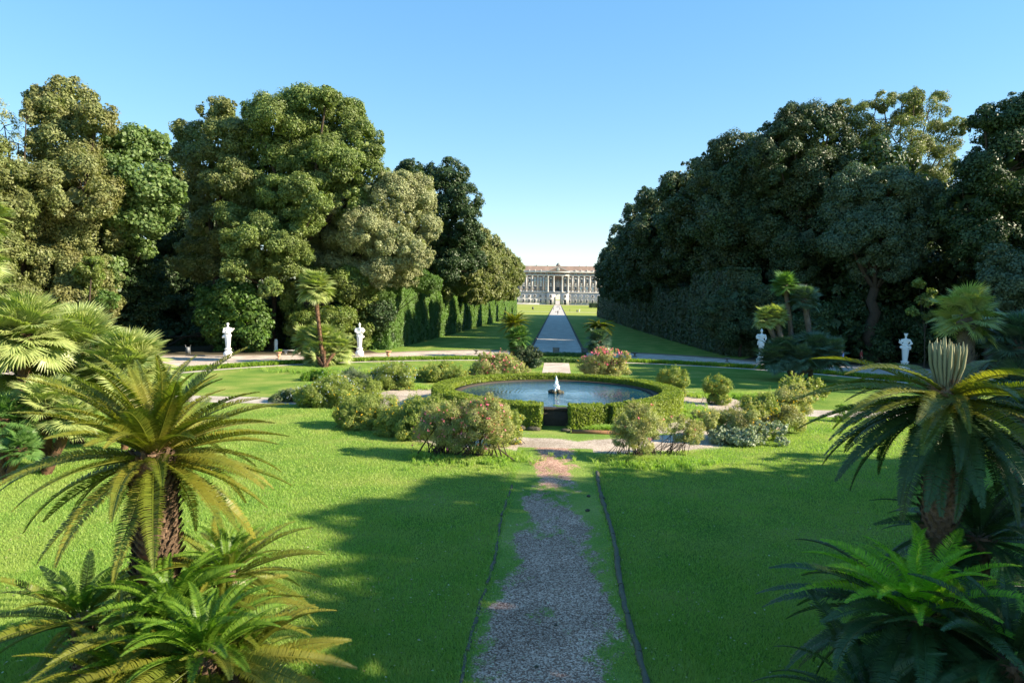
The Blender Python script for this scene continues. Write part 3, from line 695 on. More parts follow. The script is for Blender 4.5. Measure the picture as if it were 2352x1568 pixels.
for k, (a, b_) in enumerate(((9.6, 12.9), (13.0, 14.4), (14.55, 15.9), (16.2, 17.6), (17.7, 19.4), (19.6, 21.2), (21.4, 23.2), (23.6, 25.0))):
    b = log(lambda y: -1.62+.05*np.sin(y*.8), a, b_, .042, 130+k); o = b.build('edging_log', M['log'], off=(-1.62, a, 0), smooth=True)
    tag(o, 'half buried log edging the path on the left, %s' % ['nearest the camera', 'second from the camera', 'third from the camera', 'fourth from the camera', 'fifth from the camera', 'sixth from the camera', 'last but one before the pond', 'nearest the pond'][k], 'log', 'logs edging the garden path')
for k, (px, py, s_, lab) in enumerate(((1276, 1437, .035, 'small dark pine cone on the gravel path'), (1232, 1532, .04, 'flat dark clod on the gravel path near the camera'), (1352, 1141, .07, 'dark clod by the right-hand logs, farther one'), (1350, 1174, .07, 'dark clod on the gravel by the right-hand logs, nearer one'))):
    g = G(px, py); mb = MB(); b = MB(); b.ball((g[0], g[1], s_*.5), (s_*1.2, s_, s_*.7), 8); V = b.V[0]+np.random.default_rng(k).normal(size=b.V[0].shape)*s_*.12; mb.add(V, b.F[0])
    o = mb.build('pine_cone' if k == 0 else 'soil_clod', M['wetrock']); tag(o, lab, 'pine cone' if k == 0 else 'clod', None)

# ================================================================ TREES
# --- left of the avenue, near group
tree('holm_oak', 'tall brownish green oak at the far left, its ragged top the highest there', 201, 72,
     [(165, 240, 58), (110, 262, 50), (222, 272, 42), (90, 225, 26), (150, 335, 75), (85, 420, 78), (185, 430, 82), (110, 520, 82), (195, 530, 75), (60, 605, 66), (150, 620, 75), (215, 635, 52), (235, 700, 42), (175, 700, 60), (100, 700, 70)], 140, 'brown', .33, 1.8, .7)
tree('oak_tree', 'olive coloured tree cut by the left edge of the picture', 202, 66, [(5, 400, 50), (-20, 480, 75), (20, 560, 60), (-40, 330, 50), (-60, 600, 90), (10, 660, 60), (40, 470, 45)], -30, 'holm', .33, 1.6, .6)
tree('sparse_tree', 'half bare tree with pale limbs against the sky at the left edge', 203, 70, [(10, 290, 34), (42, 330, 26), (-15, 250, 34), (60, 270, 16), (25, 370, 36)], 60, 'olive', .22, .35, .45, inner=False, nsub=14)
tree('plane_tree', 'light green broad leaved tree leaning over the dark hollow on the left', 204, 77,
     [(300, 335, 50), (352, 330, 33), (262, 330, 30), (270, 400, 55), (335, 420, 62), (385, 452, 42), (300, 490, 52), (352, 505, 42), (280, 560, 42), (330, 570, 24), (240, 470, 40), (405, 430, 22), (250, 620, 40), (270, 520, 40)], 290, 'plane', .50, 1.5, .4, asp=.8, back=9)
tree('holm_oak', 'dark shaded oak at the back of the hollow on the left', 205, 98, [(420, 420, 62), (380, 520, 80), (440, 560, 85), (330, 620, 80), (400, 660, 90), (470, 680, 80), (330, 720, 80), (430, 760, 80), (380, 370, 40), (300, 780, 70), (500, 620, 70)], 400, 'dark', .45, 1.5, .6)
tree('holm_oak', 'oak with two rounded knobs on top, left of the biggest oak', 206, 86,
     [(500, 260, 36), (520, 250, 22), (445, 308, 42), (520, 325, 58), (470, 380, 58), (540, 415, 58), (425, 350, 30), (480, 450, 60), (500, 520, 60), (455, 590, 55), (520, 590, 50)], 500, 'holm', .32, 1.7, .6)
tree('holm_oak', 'biggest rounded oak, its domed top the highest left of the avenue', 207, 85,
     [(640, 275, 66), (715, 258, 62), (775, 272, 56), (825, 325, 50), (590, 330, 56), (845, 395, 38), (700, 345, 78), (760, 375, 70), (640, 415, 74), (600, 480, 60), (700, 470, 62), (560, 410, 56), (805, 460, 55), (850, 350, 30), (590, 270, 28), (680, 225, 26), (750, 225, 28)], 700, 'holm_green', .32, 1.8, .9)
tree('holm_oak', 'bright green lobed oak standing in front of the biggest oak', 208, 79,
     [(650, 440, 46), (695, 440, 44), (560, 552, 46), (640, 550, 56), (690, 500, 46), (590, 600, 42), (650, 610, 36), (530, 500, 36), (730, 470, 30), (540, 620, 30), (600, 520, 44), (670, 580, 40), (620, 660, 26)], 625, 'holm_green', .30, 1.8, .45, back=8)
tree('holm_oak', 'pale grey green oak between the biggest oak and the avenue hedge', 209, 87,
     [(900, 455, 56), (950, 445, 44), (965, 520, 44), (850, 525, 62), (905, 570, 56), (785, 540, 52), (742, 592, 46), (830, 600, 50), (955, 585, 38), (800, 478, 46), (735, 530, 40), (975, 470, 26), (880, 620, 40), (780, 610, 34), (930, 630, 34), (800, 430, 40), (770, 480, 40), (925, 418, 26), (900, 425, 26)], 800, 'olive', .28, 1.9, .6, back=4)
tree('cedar_tree', 'tall dark tree rising behind the pale grey green oak', 210, 106,
     [(980, 425, 42), (1025, 405, 42), (1062, 460, 42), (1010, 495, 50), (1078, 505, 30), (1055, 560, 46), (945, 395, 30), (925, 405, 24), (1080, 550, 30), (1000, 560, 50), (1040, 610, 44), (980, 610, 44), (1085, 600, 30)], 840, 'dark', .38, 1.7, .5)
# understory
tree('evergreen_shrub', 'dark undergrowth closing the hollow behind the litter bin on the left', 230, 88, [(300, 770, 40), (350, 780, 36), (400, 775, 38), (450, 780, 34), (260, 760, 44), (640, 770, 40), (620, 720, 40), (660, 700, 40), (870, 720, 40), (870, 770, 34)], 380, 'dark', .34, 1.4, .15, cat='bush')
tree('bamboo_clump', 'feathery green growth above the first avenue hedge segment on the left', 231, 91, [(900, 640, 36), (930, 620, 34), (880, 680, 36), (960, 640, 30), (985, 650, 26)], 900, 'hedgeleaf', .26, 1.5, .15, cat='bush', asp=.4)
tree('leafy_bush', 'large dark green shrub behind the left-hand statue', 211, 82, [(540, 680, 52), (500, 735, 45), (565, 735, 48), (520, 770, 40), (585, 775, 34), (540, 790, 30), (480, 690, 36), (600, 720, 25)], 540, 'hedgeleaf', .42, 1.5, .15, asp=.75, cat='bush')
tree('ivy_clad_tree', 'yellowish green ivy covered tree left of the second statue', 212, 85, [(690, 680, 42), (730, 650, 46), (790, 650, 52), (832, 700, 36), (700, 745, 42), (760, 730, 50), (690, 790, 30), (800, 760, 46), (745, 780, 36), (835, 640, 42)], 760, 'ivy', .30, 1.7, .4)
tree('ivy_clad_tree', 'ivy covered stump column beside the dark hollow at the left', 213, 69, [(205, 635, 30), (200, 680, 30), (212, 612, 26), (210, 720, 26), (230, 755, 24)], 205, 'ivy', .28, 1.7, .4)
tree('evergreen_shrub', 'dark green shrubs under the far left oak beside the fan palms', 214, 70, [(250, 690, 26), (120, 760, 50), (60, 720, 45), (180, 770, 40), (20, 760, 50)], 120, 'hedgeleaf', .34, 1.5, .2, cat='bush')

# --- right of the avenue, near group
tree('holm_oak', 'dark domed oak, highest point right of the avenue before the open crowned tree', 221, 93,
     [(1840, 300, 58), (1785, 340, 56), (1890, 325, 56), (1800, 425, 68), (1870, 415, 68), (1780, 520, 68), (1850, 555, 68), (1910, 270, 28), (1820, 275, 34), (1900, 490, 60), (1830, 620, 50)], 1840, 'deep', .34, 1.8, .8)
tree('open_crowned_tree', 'airy sunlit tree with branches showing against the sky on the right', 222, 97,
     [(2005, 275, 56), (1960, 300, 42), (2070, 250, 44), (2130, 262, 50), (2170, 320, 46), (2060, 330, 70), (1980, 370, 56), (2120, 380, 60), (1945, 250, 26), (2195, 290, 26), (2030, 235, 26), (2100, 225, 26)], 2060, 'holm', .27, 1.3, .55, nsub=26, gap=.06, inner=False, subr=(.2, .36))
tree('holm_oak', 'broad grey green oak with billowing lobes under the airy tree', 223, 83,
     [(1960, 440, 56), (2040, 450, 62), (2105, 462, 50), (2000, 535, 66), (2080, 550, 62), (1950, 550, 54), (2050, 605, 46), (1990, 610, 40), (2120, 520, 40), (1935, 490, 40)], 2000, 'bluish', .32, 1.8, .8)
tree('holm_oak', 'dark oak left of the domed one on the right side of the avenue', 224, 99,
     [(1700, 365, 62), (1650, 415, 56), (1725, 445, 66), (1660, 505, 66), (1740, 555, 66), (1680, 600, 56), (1745, 340, 30), (1620, 380, 26)], 1690, 'deep', .36, 1.7, .8)
tree('holm_oak', 'oak at the right edge with a tall crown of dark leaves', 225, 78,
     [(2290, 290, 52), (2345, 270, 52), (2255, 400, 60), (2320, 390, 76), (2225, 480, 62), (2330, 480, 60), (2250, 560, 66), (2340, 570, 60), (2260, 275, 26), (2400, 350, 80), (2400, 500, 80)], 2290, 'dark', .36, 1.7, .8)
tree('oak_tree', 'grey leaved low tree hanging at the right edge above the palms', 226, 70,
     [(2310, 655, 52), (2365, 630, 62), (2290, 600, 36), (2350, 700, 50), (2410, 640, 60)], 2370, 'bluish', .32, 1.7, .5)
tree('laurel_bush', 'tall dark bush beside the tall thin palms on the right', 227, 88,
     [(1690, 690, 46), (1730, 690, 46), (1670, 740, 46), (1740, 750, 46), (1700, 780, 40), (1760, 700, 36), (1640, 720, 40)], 1700, 'deep', .26, 1.7, .2, cat='bush')
tree('sapling', 'thin sapling with bright leaves in front of the dark wood at the right', 228, 74, [(2125, 690, 16), (2110, 650, 14), (2135, 725, 14), (2095, 715, 12), (2140, 670, 10)], 2125, 'ivy', .26, 1.3, .08)
# dark undergrowth behind the right-hand statues
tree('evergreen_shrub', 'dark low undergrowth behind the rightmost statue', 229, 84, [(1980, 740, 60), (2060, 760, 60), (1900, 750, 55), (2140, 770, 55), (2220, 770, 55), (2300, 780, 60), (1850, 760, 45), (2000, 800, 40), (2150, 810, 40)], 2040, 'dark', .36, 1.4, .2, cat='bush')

# --- rows of oaks along the avenue: eight a side, from the fountain to the open meadow
rowL = [(122, [(1075, 560, 42), (1100, 590, 38), (1050, 610, 46), (1098, 540, 26), (1020, 590, 44), (1010, 640, 40)]), (140, [(1115, 560, 30), (1122, 600, 34), (1090, 625, 36), (1105, 640, 30), (1060, 600, 36)]),
        (158, [(1138, 572, 24), (1140, 605, 30), (1118, 630, 30), (1095, 600, 34)]), (178, [(1155, 590, 24), (1156, 620, 26), (1135, 640, 24), (1120, 605, 32)]),
        (200, [(1170, 600, 20), (1170, 628, 24), (1150, 645, 22), (1140, 610, 26)]), (224, [(1180, 608, 18), (1182, 635, 20), (1165, 650, 20), (1155, 620, 24)]), (250, [(1190, 615, 14), (1190, 640, 16), (1176, 652, 16), (1165, 628, 20)])]
rowR = [(108, [(1600, 420, 50), (1560, 430, 40), (1570, 500, 56), (1625, 480, 60), (1600, 560, 60), (1640, 590, 50), (1530, 440, 22)]), (124, [(1510, 480, 44), (1490, 455, 26), (1500, 540, 50), (1540, 570, 50), (1520, 610, 46), (1560, 520, 50)]), (142, [(1462, 500, 34), (1455, 550, 38), (1480, 580, 44), (1468, 620, 40), (1500, 530, 40)]),
        (160, [(1435, 545, 30), (1432, 590, 34), (1445, 625, 34), (1460, 560, 36)]), (180, [(1418, 570, 26), (1415, 605, 28), (1425, 635, 28), (1440, 590, 30)]), (200, [(1403, 585, 22), (1402, 615, 24), (1412, 645, 24), (1422, 600, 26)]),
        (225, [(1391, 600, 18), (1390, 628, 20), (1398, 652, 20), (1408, 620, 24)]), (250, [(1384, 612, 15), (1384, 636, 17), (1392, 655, 17), (1398, 630, 20)])]
ords = ['first', 'second', 'third', 'fourth', 'fifth', 'sixth', 'seventh', 'eighth']
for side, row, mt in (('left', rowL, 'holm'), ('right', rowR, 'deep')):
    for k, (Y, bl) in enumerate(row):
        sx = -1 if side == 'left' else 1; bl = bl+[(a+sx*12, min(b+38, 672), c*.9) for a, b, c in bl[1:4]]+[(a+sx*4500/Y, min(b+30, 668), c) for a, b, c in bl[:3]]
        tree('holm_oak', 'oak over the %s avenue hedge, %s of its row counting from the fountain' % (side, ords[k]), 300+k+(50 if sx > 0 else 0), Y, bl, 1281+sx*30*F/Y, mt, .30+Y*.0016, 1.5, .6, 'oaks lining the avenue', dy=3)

# --- clipped hedge walls along the avenue
def hedgewall(label, seed, x0, x1, y0, y1, z1, mt, leaf):
    r = np.random.default_rng(seed); t = thing('hedge_wall', label, 'hedge', ((x0+x1)/2, (y0+y1)/2, 0), 'tall hedges along the avenue')
    mb = MB(); wallmass(mb, r, x0, x1, y0, y1, z1, leaf, 1.9, r.uniform(.15, .38), seed=seed, bs=r.uniform(.5, 1.3))
    sh_ = .5 if x0 < 0 else -.5
    for V in mb.V: V[:, 0] += (V[:, 1]-y0)/(y1-y0)*sh_
    mb.build('foliage', M[mt], t)
    mb = MB()
    for k in range(3):
        y = y0+(k+.5)*(y1-y0)/3; mb.tube([((x0+x1)/2, y, -.05), ((x0+x1)/2+r.normal()*.2, y, z1*.5), ((x0+x1)/2+r.normal()*.3, y, z1*.8)], [.16, .12, .07], 7)
    mb.build('stems', M['bark'], t)
yc = [88, 97, 107, 118, 131, 146, 163, 182, 203, 226, 250, 276]
for k in range(11):
    w_ = 10.3-.25*k*.6+(1.3 if k < 2 else 0)+.5*math.sin(k*5.3)
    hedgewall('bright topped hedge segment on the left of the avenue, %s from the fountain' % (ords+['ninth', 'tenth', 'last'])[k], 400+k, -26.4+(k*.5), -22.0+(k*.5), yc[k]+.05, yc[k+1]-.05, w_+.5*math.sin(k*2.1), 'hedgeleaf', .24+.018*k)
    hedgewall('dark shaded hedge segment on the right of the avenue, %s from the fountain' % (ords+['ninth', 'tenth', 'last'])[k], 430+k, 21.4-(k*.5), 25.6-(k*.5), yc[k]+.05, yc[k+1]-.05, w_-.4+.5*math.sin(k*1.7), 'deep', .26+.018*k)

# --- wood behind: whole trees whose crowns reach down to the undergrowth
def proto_wood(seed, mt):
    r = np.random.default_rng(seed); t = thing('woodland_tree', 'dark full crowned tree deep in the wood behind the front trees', 'tree', (0, 0, 0), 'trees of the wood behind')
    bl = []
    for k in range(13):
        z = 2.0+19*k/12; q = 3.6*math.sin(PI*min(.95, .2+k/14))
        bl.append((np.array([r.uniform(-1, 1)*q, r.uniform(-1, 1)*q, z+1]), r.uniform(3.0, 4.2)))
    mb = MB(); wood(mb, r, (0, 0, 0), bl, .5, limbs=False); mb.build('trunk', M['bark'], t)
    mb = MB(); crown(mb, r, bl, .42, 1.4, .7, nsub=16); mb.build('crown', M[mt], t); return t
prs = [proto_wood(501, 'dark'), proto_wood(502, 'deep'), proto_wood(503, 'holm')]
r = np.random.default_rng(77); spots = []
for sx in (-1, 1):
    for x in np.arange(34, 118, 8.0): spots.append((sx*x, 108+r.uniform(-3, 3)-(x-34)*.30, .95 if x < 60 else .9))
    for y in np.arange(118, 280, 13.0): spots.append((sx*(35+r.uniform(-2, 2)), y, .9 if sx < 0 else 1.12)); spots.append((sx*(45+r.uniform(-2, 2)), y+6, 1.0 if sx < 0 else 1.3))
    for k in range(6): spots.append((sx*(70+k*7.5), 66-k*7.0+r.uniform(-2, 2), .85))
    for k in range(5): spots.append((sx*(52+k*3.0), 82-k*3.2+r.uniform(-1, 1), .55))
    if sx > 0: spots += [(56, 84, .8), (64, 80, .8), (72, 74, .8), (60, 92, .9), (68, 88, .9), (76, 82, .9), (50, 100, 1.0), (36, 97, 1.2), (44, 102, 1.05), (40, 90, 1.05), (52, 92, .95), (33, 108, 1.15)]
used = [False]*3
for i, (x, y, s_) in enumerate(spots):
    k = int(r.integers(0, 3)) if i > 2 else i
    s2 = s_*r.uniform(.9, 1.08)
    if not used[k]: o = prs[k]; used[k] = True; o.location = (x, y, 0); o.rotation_euler = (0, 0, r.uniform(0, 6)); o.scale = (s2,)*3
    else: dup(prs[k], (x, y, 0), r.uniform(0, 6.28), s2)
# trees standing off to the right of the viewer: they shade the lawn
topz = lambda y: float(np.interp(y, [-14, 4, 9, 13, 17, 20.5, 25, 29, 32], [20.8, 20.8, 20.6, 22.4, 23.0, 19.0, 14.5, 11.0, 7]))
shl = ['nearest the terrace', 'second from the terrace', 'third from the terrace', 'fourth from the terrace', 'fifth from the terrace', 'lowest and farthest from the terrace']
for k, (ya, yb) in enumerate(((-14, -6), (-6, 1), (1, 8), (8, 15), (15, 22), (22, 30))):
    r = np.random.default_rng(600+k); y = (ya+yb)/2; t = thing('oak_tree', 'oak out of view right of the lawn, '+shl[k], 'tree', (33.5, y, 0), 'trees out of view right of the lawn')
    bl = []
    for yy_ in np.arange(ya+.8, yb+.5, 2.1):
        for z in np.arange(2.5, topz(yy_)-1.4, 2.4): bl.append((np.array([33+r.uniform(-1.6, 2.2), yy_+r.uniform(-.8, .8), z+r.uniform(-.5, .5)]), r.uniform(2.0, 2.7)))
    bl = [b for b in bl if not (5.2 < b[0][1] < 9.2 and 14.6 < b[0][2] < 18.6)]
    mb = MB(); wood(mb, r, (33.5, y, 0), bl, .4, limbs=False); mb.build('trunk', M['bark'], t)
    mb = MB(); crown(mb, r, bl, .50, 1.5, .7, nsub=20); mb.build('crown', M['holm'], t)

for k, (ya, yb) in enumerate(((51.5, 61.0), (61.0, 71.5))):
    r = np.random.default_rng(650+k); y = (ya+yb)/2; x_ = 60+3*k; t = thing('oak_tree', ['tall oak out of view beyond the right edge, nearer the pond', 'tall oak out of view beyond the right edge, nearer the wood'][k], 'tree', (x_, y, 0), 'trees out of view right of the lawn')
    bl = [(np.array([x_+r.uniform(-1.5, 1.5), yy_+r.uniform(-.6, .6), z]), r.uniform(2.3, 3.0)) for yy_ in np.arange(ya+1, yb, 2.6) for z in np.arange(4, 27, 3.2)]
    mb = MB(); wood(mb, r, (x_, y, 0), bl, .5, limbs=False); mb.build('trunk', M['bark'], t)
    mb = MB(); crown(mb, r, bl, .55, 1.15, .7, nsub=16); mb.build('crown', M['holm'], t)

# ================================================================ CYCADS AND PALMS
def frond_mesh(name, mat, Ln, elev, droop, nl, ll, wd, seed, vee=.45, curl=.25, ragged=.06):
    r = np.random.default_rng(seed+500); n = 26; s = np.linspace(0, 1, n)
    ang = R(elev)-R(droop)*s**1.4; st = Ln/(n-1)
    x = np.concatenate([[0], np.cumsum(np.cos(ang[:-1])*st)]); z = np.concatenate([[0], np.cumsum(np.sin(ang[:-1])*st)])
    sw = r.normal()*.06*Ln; y = sw*s**2
    C = np.stack([x, y, z], -1); mb = MB(); mb.tube(C, .016*Ln/2.2*(1-.85*s)+.003, 5)
    T = nrm(np.gradient(C, axis=0)); q = np.linspace(.09, .995, nl)
    for side in (-1, 1):
        qq = q+r.normal(size=nl)*.003; f = lambda A_: np.stack([np.interp(qq, s, A_[:, k]) for k in range(3)], -1)
        c = f(C); tg = nrm(f(T)); bi = np.tile([0, 1.0, 0], (nl, 1)); bi = nrm(bi-tg*(bi*tg).sum(-1, keepdims=True)); up = np.cross(tg, bi)
        lp = ll*np.clip(np.sin(PI*np.clip(.10+.84*qq**.85, 0, 1)), .12, 1)*r.uniform(1-ragged*2, 1+ragged, nl)
        fw = .16+.62*qq[:, None]**2.5; d = nrm(tg*fw+bi*side*1.0+up*vee+r.normal(size=(nl, 3))*ragged)
        d2 = nrm(d-up*curl*1.6+tg*.15)
        p1 = c+d*lp[:, None]*.55; p2 = p1+d2*lp[:, None]*.45; wv = tg*wd*.5
        mb.quads(np.stack([c-wv*.6, c+wv*.6, p1+wv, p1-wv], 1)); mb.tris(np.stack([p1-wv, p1+wv, p2], 1))
    return mb.mesh(name, mat)
GA = 2.39996
def frond_crown(t, centre, fams, n, Ln, seed, e0=82, e1=-38, off=(0, 0, 0), sc=(.88, 1.08), spread=.12, skip=None, part='frond', epow=1.0):
    """fams: list of (fraction up to which it applies, {elev: [meshes]})"""
    r = np.random.default_rng(seed)
    for i in range(n):
        u = ((i+.5)/n)**epow; e = e0+(e1-e0)*u; az = i*GA+r.normal()*.12
        if skip and skip(az % (2*PI), e, r): continue
        fam = next(f for lim, f in fams if u <= lim)
        k = min(fam, key=lambda q: abs(q-e)); me = fam[k][int(r.integers(len(fam[k])))]
        cx = np.array(centre)-ROOTLOC[t.name]; rr = spread*(.3+u)
        loc = cx+np.array([math.cos(az)*rr, math.sin(az)*rr, -.28*u])
        linkmesh(part, me, t, loc, (r.normal()*.22, r.normal()*.08, az), r.uniform(*sc)*(1.0 if u > .12 else .82))
def family(name, mat, Ln, elevs, droopf, nl, ll, wd, seed, var=2, **kw):
    return {e: [frond_mesh(name, mat, Ln, e, droopf(e), nl, ll, wd, seed+e*3+v, **kw) for v in range(var)] for e in elevs}
EL = [80, 64, 48, 32, 16, 0, -16, -34]
dr = lambda e: 30+max(0, e)*.22
dr2 = lambda e: 45+max(0, e)*.35
FG = family('frond', M['cycad'], 2.35, EL, dr, 120, .26, .024, 10, vee=.5)
FY = family('golden_frond', M['cycad_gold'], 2.4, EL, lambda e: 52+max(0, e)*.35, 120, .25, .024, 400, vee=.4)
FN = family('young_frond', M['cycad_young'], 1.55, [80, 64, 48, 32, 16, 0], lambda e: 52+e*.3, 84, .20, .022, 700, vee=.6)
M['cycad_sun_tint'] = leafmat('cycad_sun_tint_leaf', (.150, .340, .020), (.330, .560, .045), None, .5, .4)  # young leaf colour brightened to stand in for sunlight missing there
FR = family('young_frond', M['cycad_sun_tint'], 1.75, [80, 64, 48, 32, 16, 0], lambda e: 48+e*.3, 90, .20, .021, 2100, vee=.55)
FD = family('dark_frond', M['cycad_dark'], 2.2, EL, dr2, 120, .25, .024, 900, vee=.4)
FM = family('frond', M['cycad'], 1.9, EL, dr, 40, .30, .075, 1300, var=1)

def scaly_trunk(mb, base, top, rad, seed, ns=420, sl=.11, mi=1):
    r = np.random.default_rng(seed); base = np.array(base, float); top = np.array(top, float); H = np.linalg.norm(top-base); ax = (top-base)/H
    n = 9; ss = np.linspace(0, 1, n); mb.tube(base+np.outer(ss, top-base), rad*(1+.08*np.sin(ss*9+seed))*.92, 14)
    i = np.arange(ns); s_ = (i+.5)/ns; a = i*GA; ref = nrm(np.cross(ax, [0, 1.0, 0])); b2 = np.cross(ax, ref)
    o = np.cos(a)[:, None]*ref+np.sin(a)[:, None]*b2; tg = np.cross(ax, o)
    c = base+s_[:, None]*(top-base)+o*rad*.88; ln = sl*r.uniform(.6, 1.3, ns)[:, None]; wv = sl*.30
    tip = c+o*ln*.62+ax*ln*.62
    V = np.stack([c-tg*wv, c+tg*wv, tip+tg*wv*.55, tip-tg*wv*.55], 1); mb.quads(V, mi)
    V = np.stack([c-tg*wv-ax*sl*.4, c+tg*wv-ax*sl*.4, tip+tg*wv*.55-ax*.02, tip-tg*wv*.55-ax*.02], 1); mb.quads(V, mi)
def heart(t, c, rad, mat='cone'):
    mb = MB(); r = np.random.default_rng(3); n = 120; d = rdir(r, n); d[:, 2] = abs(d[:, 2]); p = np.array(c)+d*rad*.6
    mb.ball(c, (rad*.75, rad*.75, rad*.6), 10)
    tg = nrm(np.cross(d, rdir(r, n))); mb.tris(np.stack([p-tg*.03, p+tg*.03, p+d*rad*.9], 1)); mb.build('heart', M[mat], t)

# big cycad on the left
c = P(352, 1030, 12.0); t = thing('cycad_palm', 'big golden green cycad with a scaly trunk standing on the left lawn', 'cycad', (c[0], 12.0, 0))
mb = MB(); scaly_trunk(mb, (c[0]+.06, 12.0, -.05), (c[0], 12.0, c[2]-.05), .40, 1, 800, .18); mb.build('trunk', [M['cycadbark'], M['cycadbark']], t); heart(t, c+np.array([0, 0, .02]), .26)
frond_crown(t, c, [(.46, FG), (.62, {**FG, **{k: FG[k]+FY[k] for k in FG}}), (1, {k: FY[k]*2+FG[k] for k in FG})], 92, 2.4, 5, 78, -32, epow=1.0, skip=lambda a, e, r: e < 4 and abs(a-4.71) < .8 and r.uniform() < .72)
# mass of young cycads at its foot
for k, (px, py, Y, n, lab, mixd) in enumerate(((395, 1400, 11.0, 70, 'bright green young cycad clump at the foot of the big left cycad', 1), (520, 1300, 12.3, 46, 'yellow green cycad offshoot behind the right side of the bright clump', 0), (300, 1555, 10.0, 54, 'dark green cycad clump at the lower left, cut by the picture bottom', 0), (535, 1515, 10.4, 44, 'cycad clump with long arching fronds at the bottom edge left of the path', 0), (470, 1480, 10.0, 56, 'leafy bright cycad offshoot low in the middle of the left clump', 1), (190, 1400, 11.6, 40, 'dark cycad offshoot left of the bright young clump', 0))):
    c = P(px, py, Y); t = thing('cycad_palm', lab, 'cycad', (c[0], Y, 0), 'low cycads at the foot of the left one'); mb = MB(); scaly_trunk(mb, (c[0], Y, -.05), (c[0], Y, c[2]-.1), .20, 20+k, 160, .12); mb.build('trunk', [M['cycadbark']]*2, t)
    frond_crown(t, c, [(.55 if mixd else .3, FN), (1, FG)] if k != 2 else [(.25, FN), (1, FG)], n, 2, 30+k, 84, -22, sc=(.58, .74) if not mixd else (.78, .96), spread=.22)
# right: tall cycad with upright pale new leaves
c = P(2178, 905, 12.2); t = thing('cycad_palm', 'tall shaded cycad on the right with a bundle of upright pale new leaves', 'cycad', (c[0], 12.2, 0))
mb = MB(); scaly_trunk(mb, (c[0]-.05, 12.2, -.05), (c[0], 12.2, c[2]-.05), .30, 2, 700, .15); mb.build('trunk', [M['cycadbark']]*2, t); heart(t, c+np.array([0, 0, .05]), .24)
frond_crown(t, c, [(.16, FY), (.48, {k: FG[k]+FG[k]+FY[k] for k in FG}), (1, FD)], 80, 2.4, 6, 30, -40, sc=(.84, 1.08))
mb = MB(); r = np.random.default_rng(8); hc = P(2176, 836, 12.2)
for k in range(34):
    a = k*GA; q = .25*math.sqrt((k+.5)/34); b = np.array([hc[0]+q*.55*math.cos(a), 12.2+q*.55*math.sin(a), hc[2]-.42]); h = r.uniform(.70, .90)
    e = b+np.array([q*math.cos(a)*.75, q*math.sin(a)*.75, h]); m_ = (b+e)/2+np.array([math.cos(a)*.03, math.sin(a)*.03, 0])
    mb.tube([b, m_, b*.15+e*.85, e+np.array([-math.cos(a)*.02, -math.sin(a)*.02, 0])], [.022, .030, .024, .006], 6)
mb.build('new_leaves', M['newleaf'], t, smooth=True)
for k, (px, py, Y, n, lab, f) in enumerate(((2110, 1400, 10.6, 82, 'large low cycad at the lower right with young fronds coloured to look sunlit', 0), (2250, 1215, 12.4, 48, 'dark cycad half hidden behind the large low one at the lower right', 1), (2330, 1500, 9.6, 46, 'dark cycad cut by the right edge at the bottom', 1), (2010, 1620, 9.6, 26, 'dark cycad fronds rising from the bottom edge at the right', 1))):
    c = P(px, py, Y); t = thing('cycad_palm', lab, 'cycad', (c[0], Y, 0), 'low cycads on the right'); mb = MB(); scaly_trunk(mb, (c[0], Y, -.05), (c[0], Y, c[2]-.1), .22, 40+k, 160, .12); mb.build('trunk', [M['cycadbark']]*2, t)
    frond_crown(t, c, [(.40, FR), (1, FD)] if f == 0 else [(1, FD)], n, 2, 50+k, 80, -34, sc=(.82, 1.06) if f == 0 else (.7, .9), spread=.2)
# two small cycads before the avenue
for px, py, Y, lab in ((1180, 741, 80.5, 'small cycad on a dark stem left of the avenue entrance'), (1377, 745, 80.5, 'small flat topped cycad on a stem right of the avenue entrance')):
    c = P(px, py, Y); t = thing('cycad_palm', lab, 'cycad', (c[0], Y, 0), 'cycads flanking the avenue entrance'); mb = MB(); scaly_trunk(mb, (c[0], Y, -.05), (c[0], Y, c[2]), .42, 60, 260, .2); mb.build('trunk', [M['cycadbark']]*2, t)
    frond_crown(t, c, [(1, FM)], 56, 2, 61, 74 if px < 1200 else 34, -30, sc=(.95, 1.15))

def fan_mesh(name, mat, Lp, Rf, nseg, seed, fold=.35, droop=.15, wd=.046):
    r = np.random.default_rng(seed); mb = MB(); s = np.linspace(0, 1, 6); C = np.stack([Lp*s, 0*s, -.06*Lp*s**2], -1); mb.tube(C, .012+.006*(1-s), 4)
    hub = C[-1]; A = np.linspace(-R(128), R(128), nseg)+r.normal(size=nseg)*.02; ln = Rf*(.72+.28*np.cos(A*.62))*r.uniform(.9, 1.06, nseg)
    d = np.stack([np.cos(A), np.sin(A), fold*np.abs(np.sin(A))*.6-.10+r.normal(size=nseg)*.03], -1); d = nrm(d)
    side = nrm(np.cross(d, [0, 0, 1.0])); w_ = Rf*wd
    p1 = hub+d*(ln*.5)[:, None]; p2 = hub+d*ln[:, None]-np.array([0, 0, 1.0])*(ln*droop)[:, None]
    zf = np.array([0, 0, w_*.5])
    mb.tris(np.stack([np.tile(hub, (nseg, 1)), p1-side*w_, p1+zf], 1)); mb.tris(np.stack([np.tile(hub, (nseg, 1)), p1+zf, p1+side*w_], 1))
    mb.tris(np.stack([p1-side*w_, p2, p1+zf], 1)); mb.tris(np.stack([p1+zf, p2, p1+side*w_], 1))
    return mb.mesh(name, mat)
def fanset(mat, seed, Lp, Rf, nseg=38): return [fan_mesh('leaf', M[mat], Lp*q, Rf, nseg, seed+k, .35+.15*k, .10+.08*k) for k, q in enumerate((.8, 1.0, 1.15))]
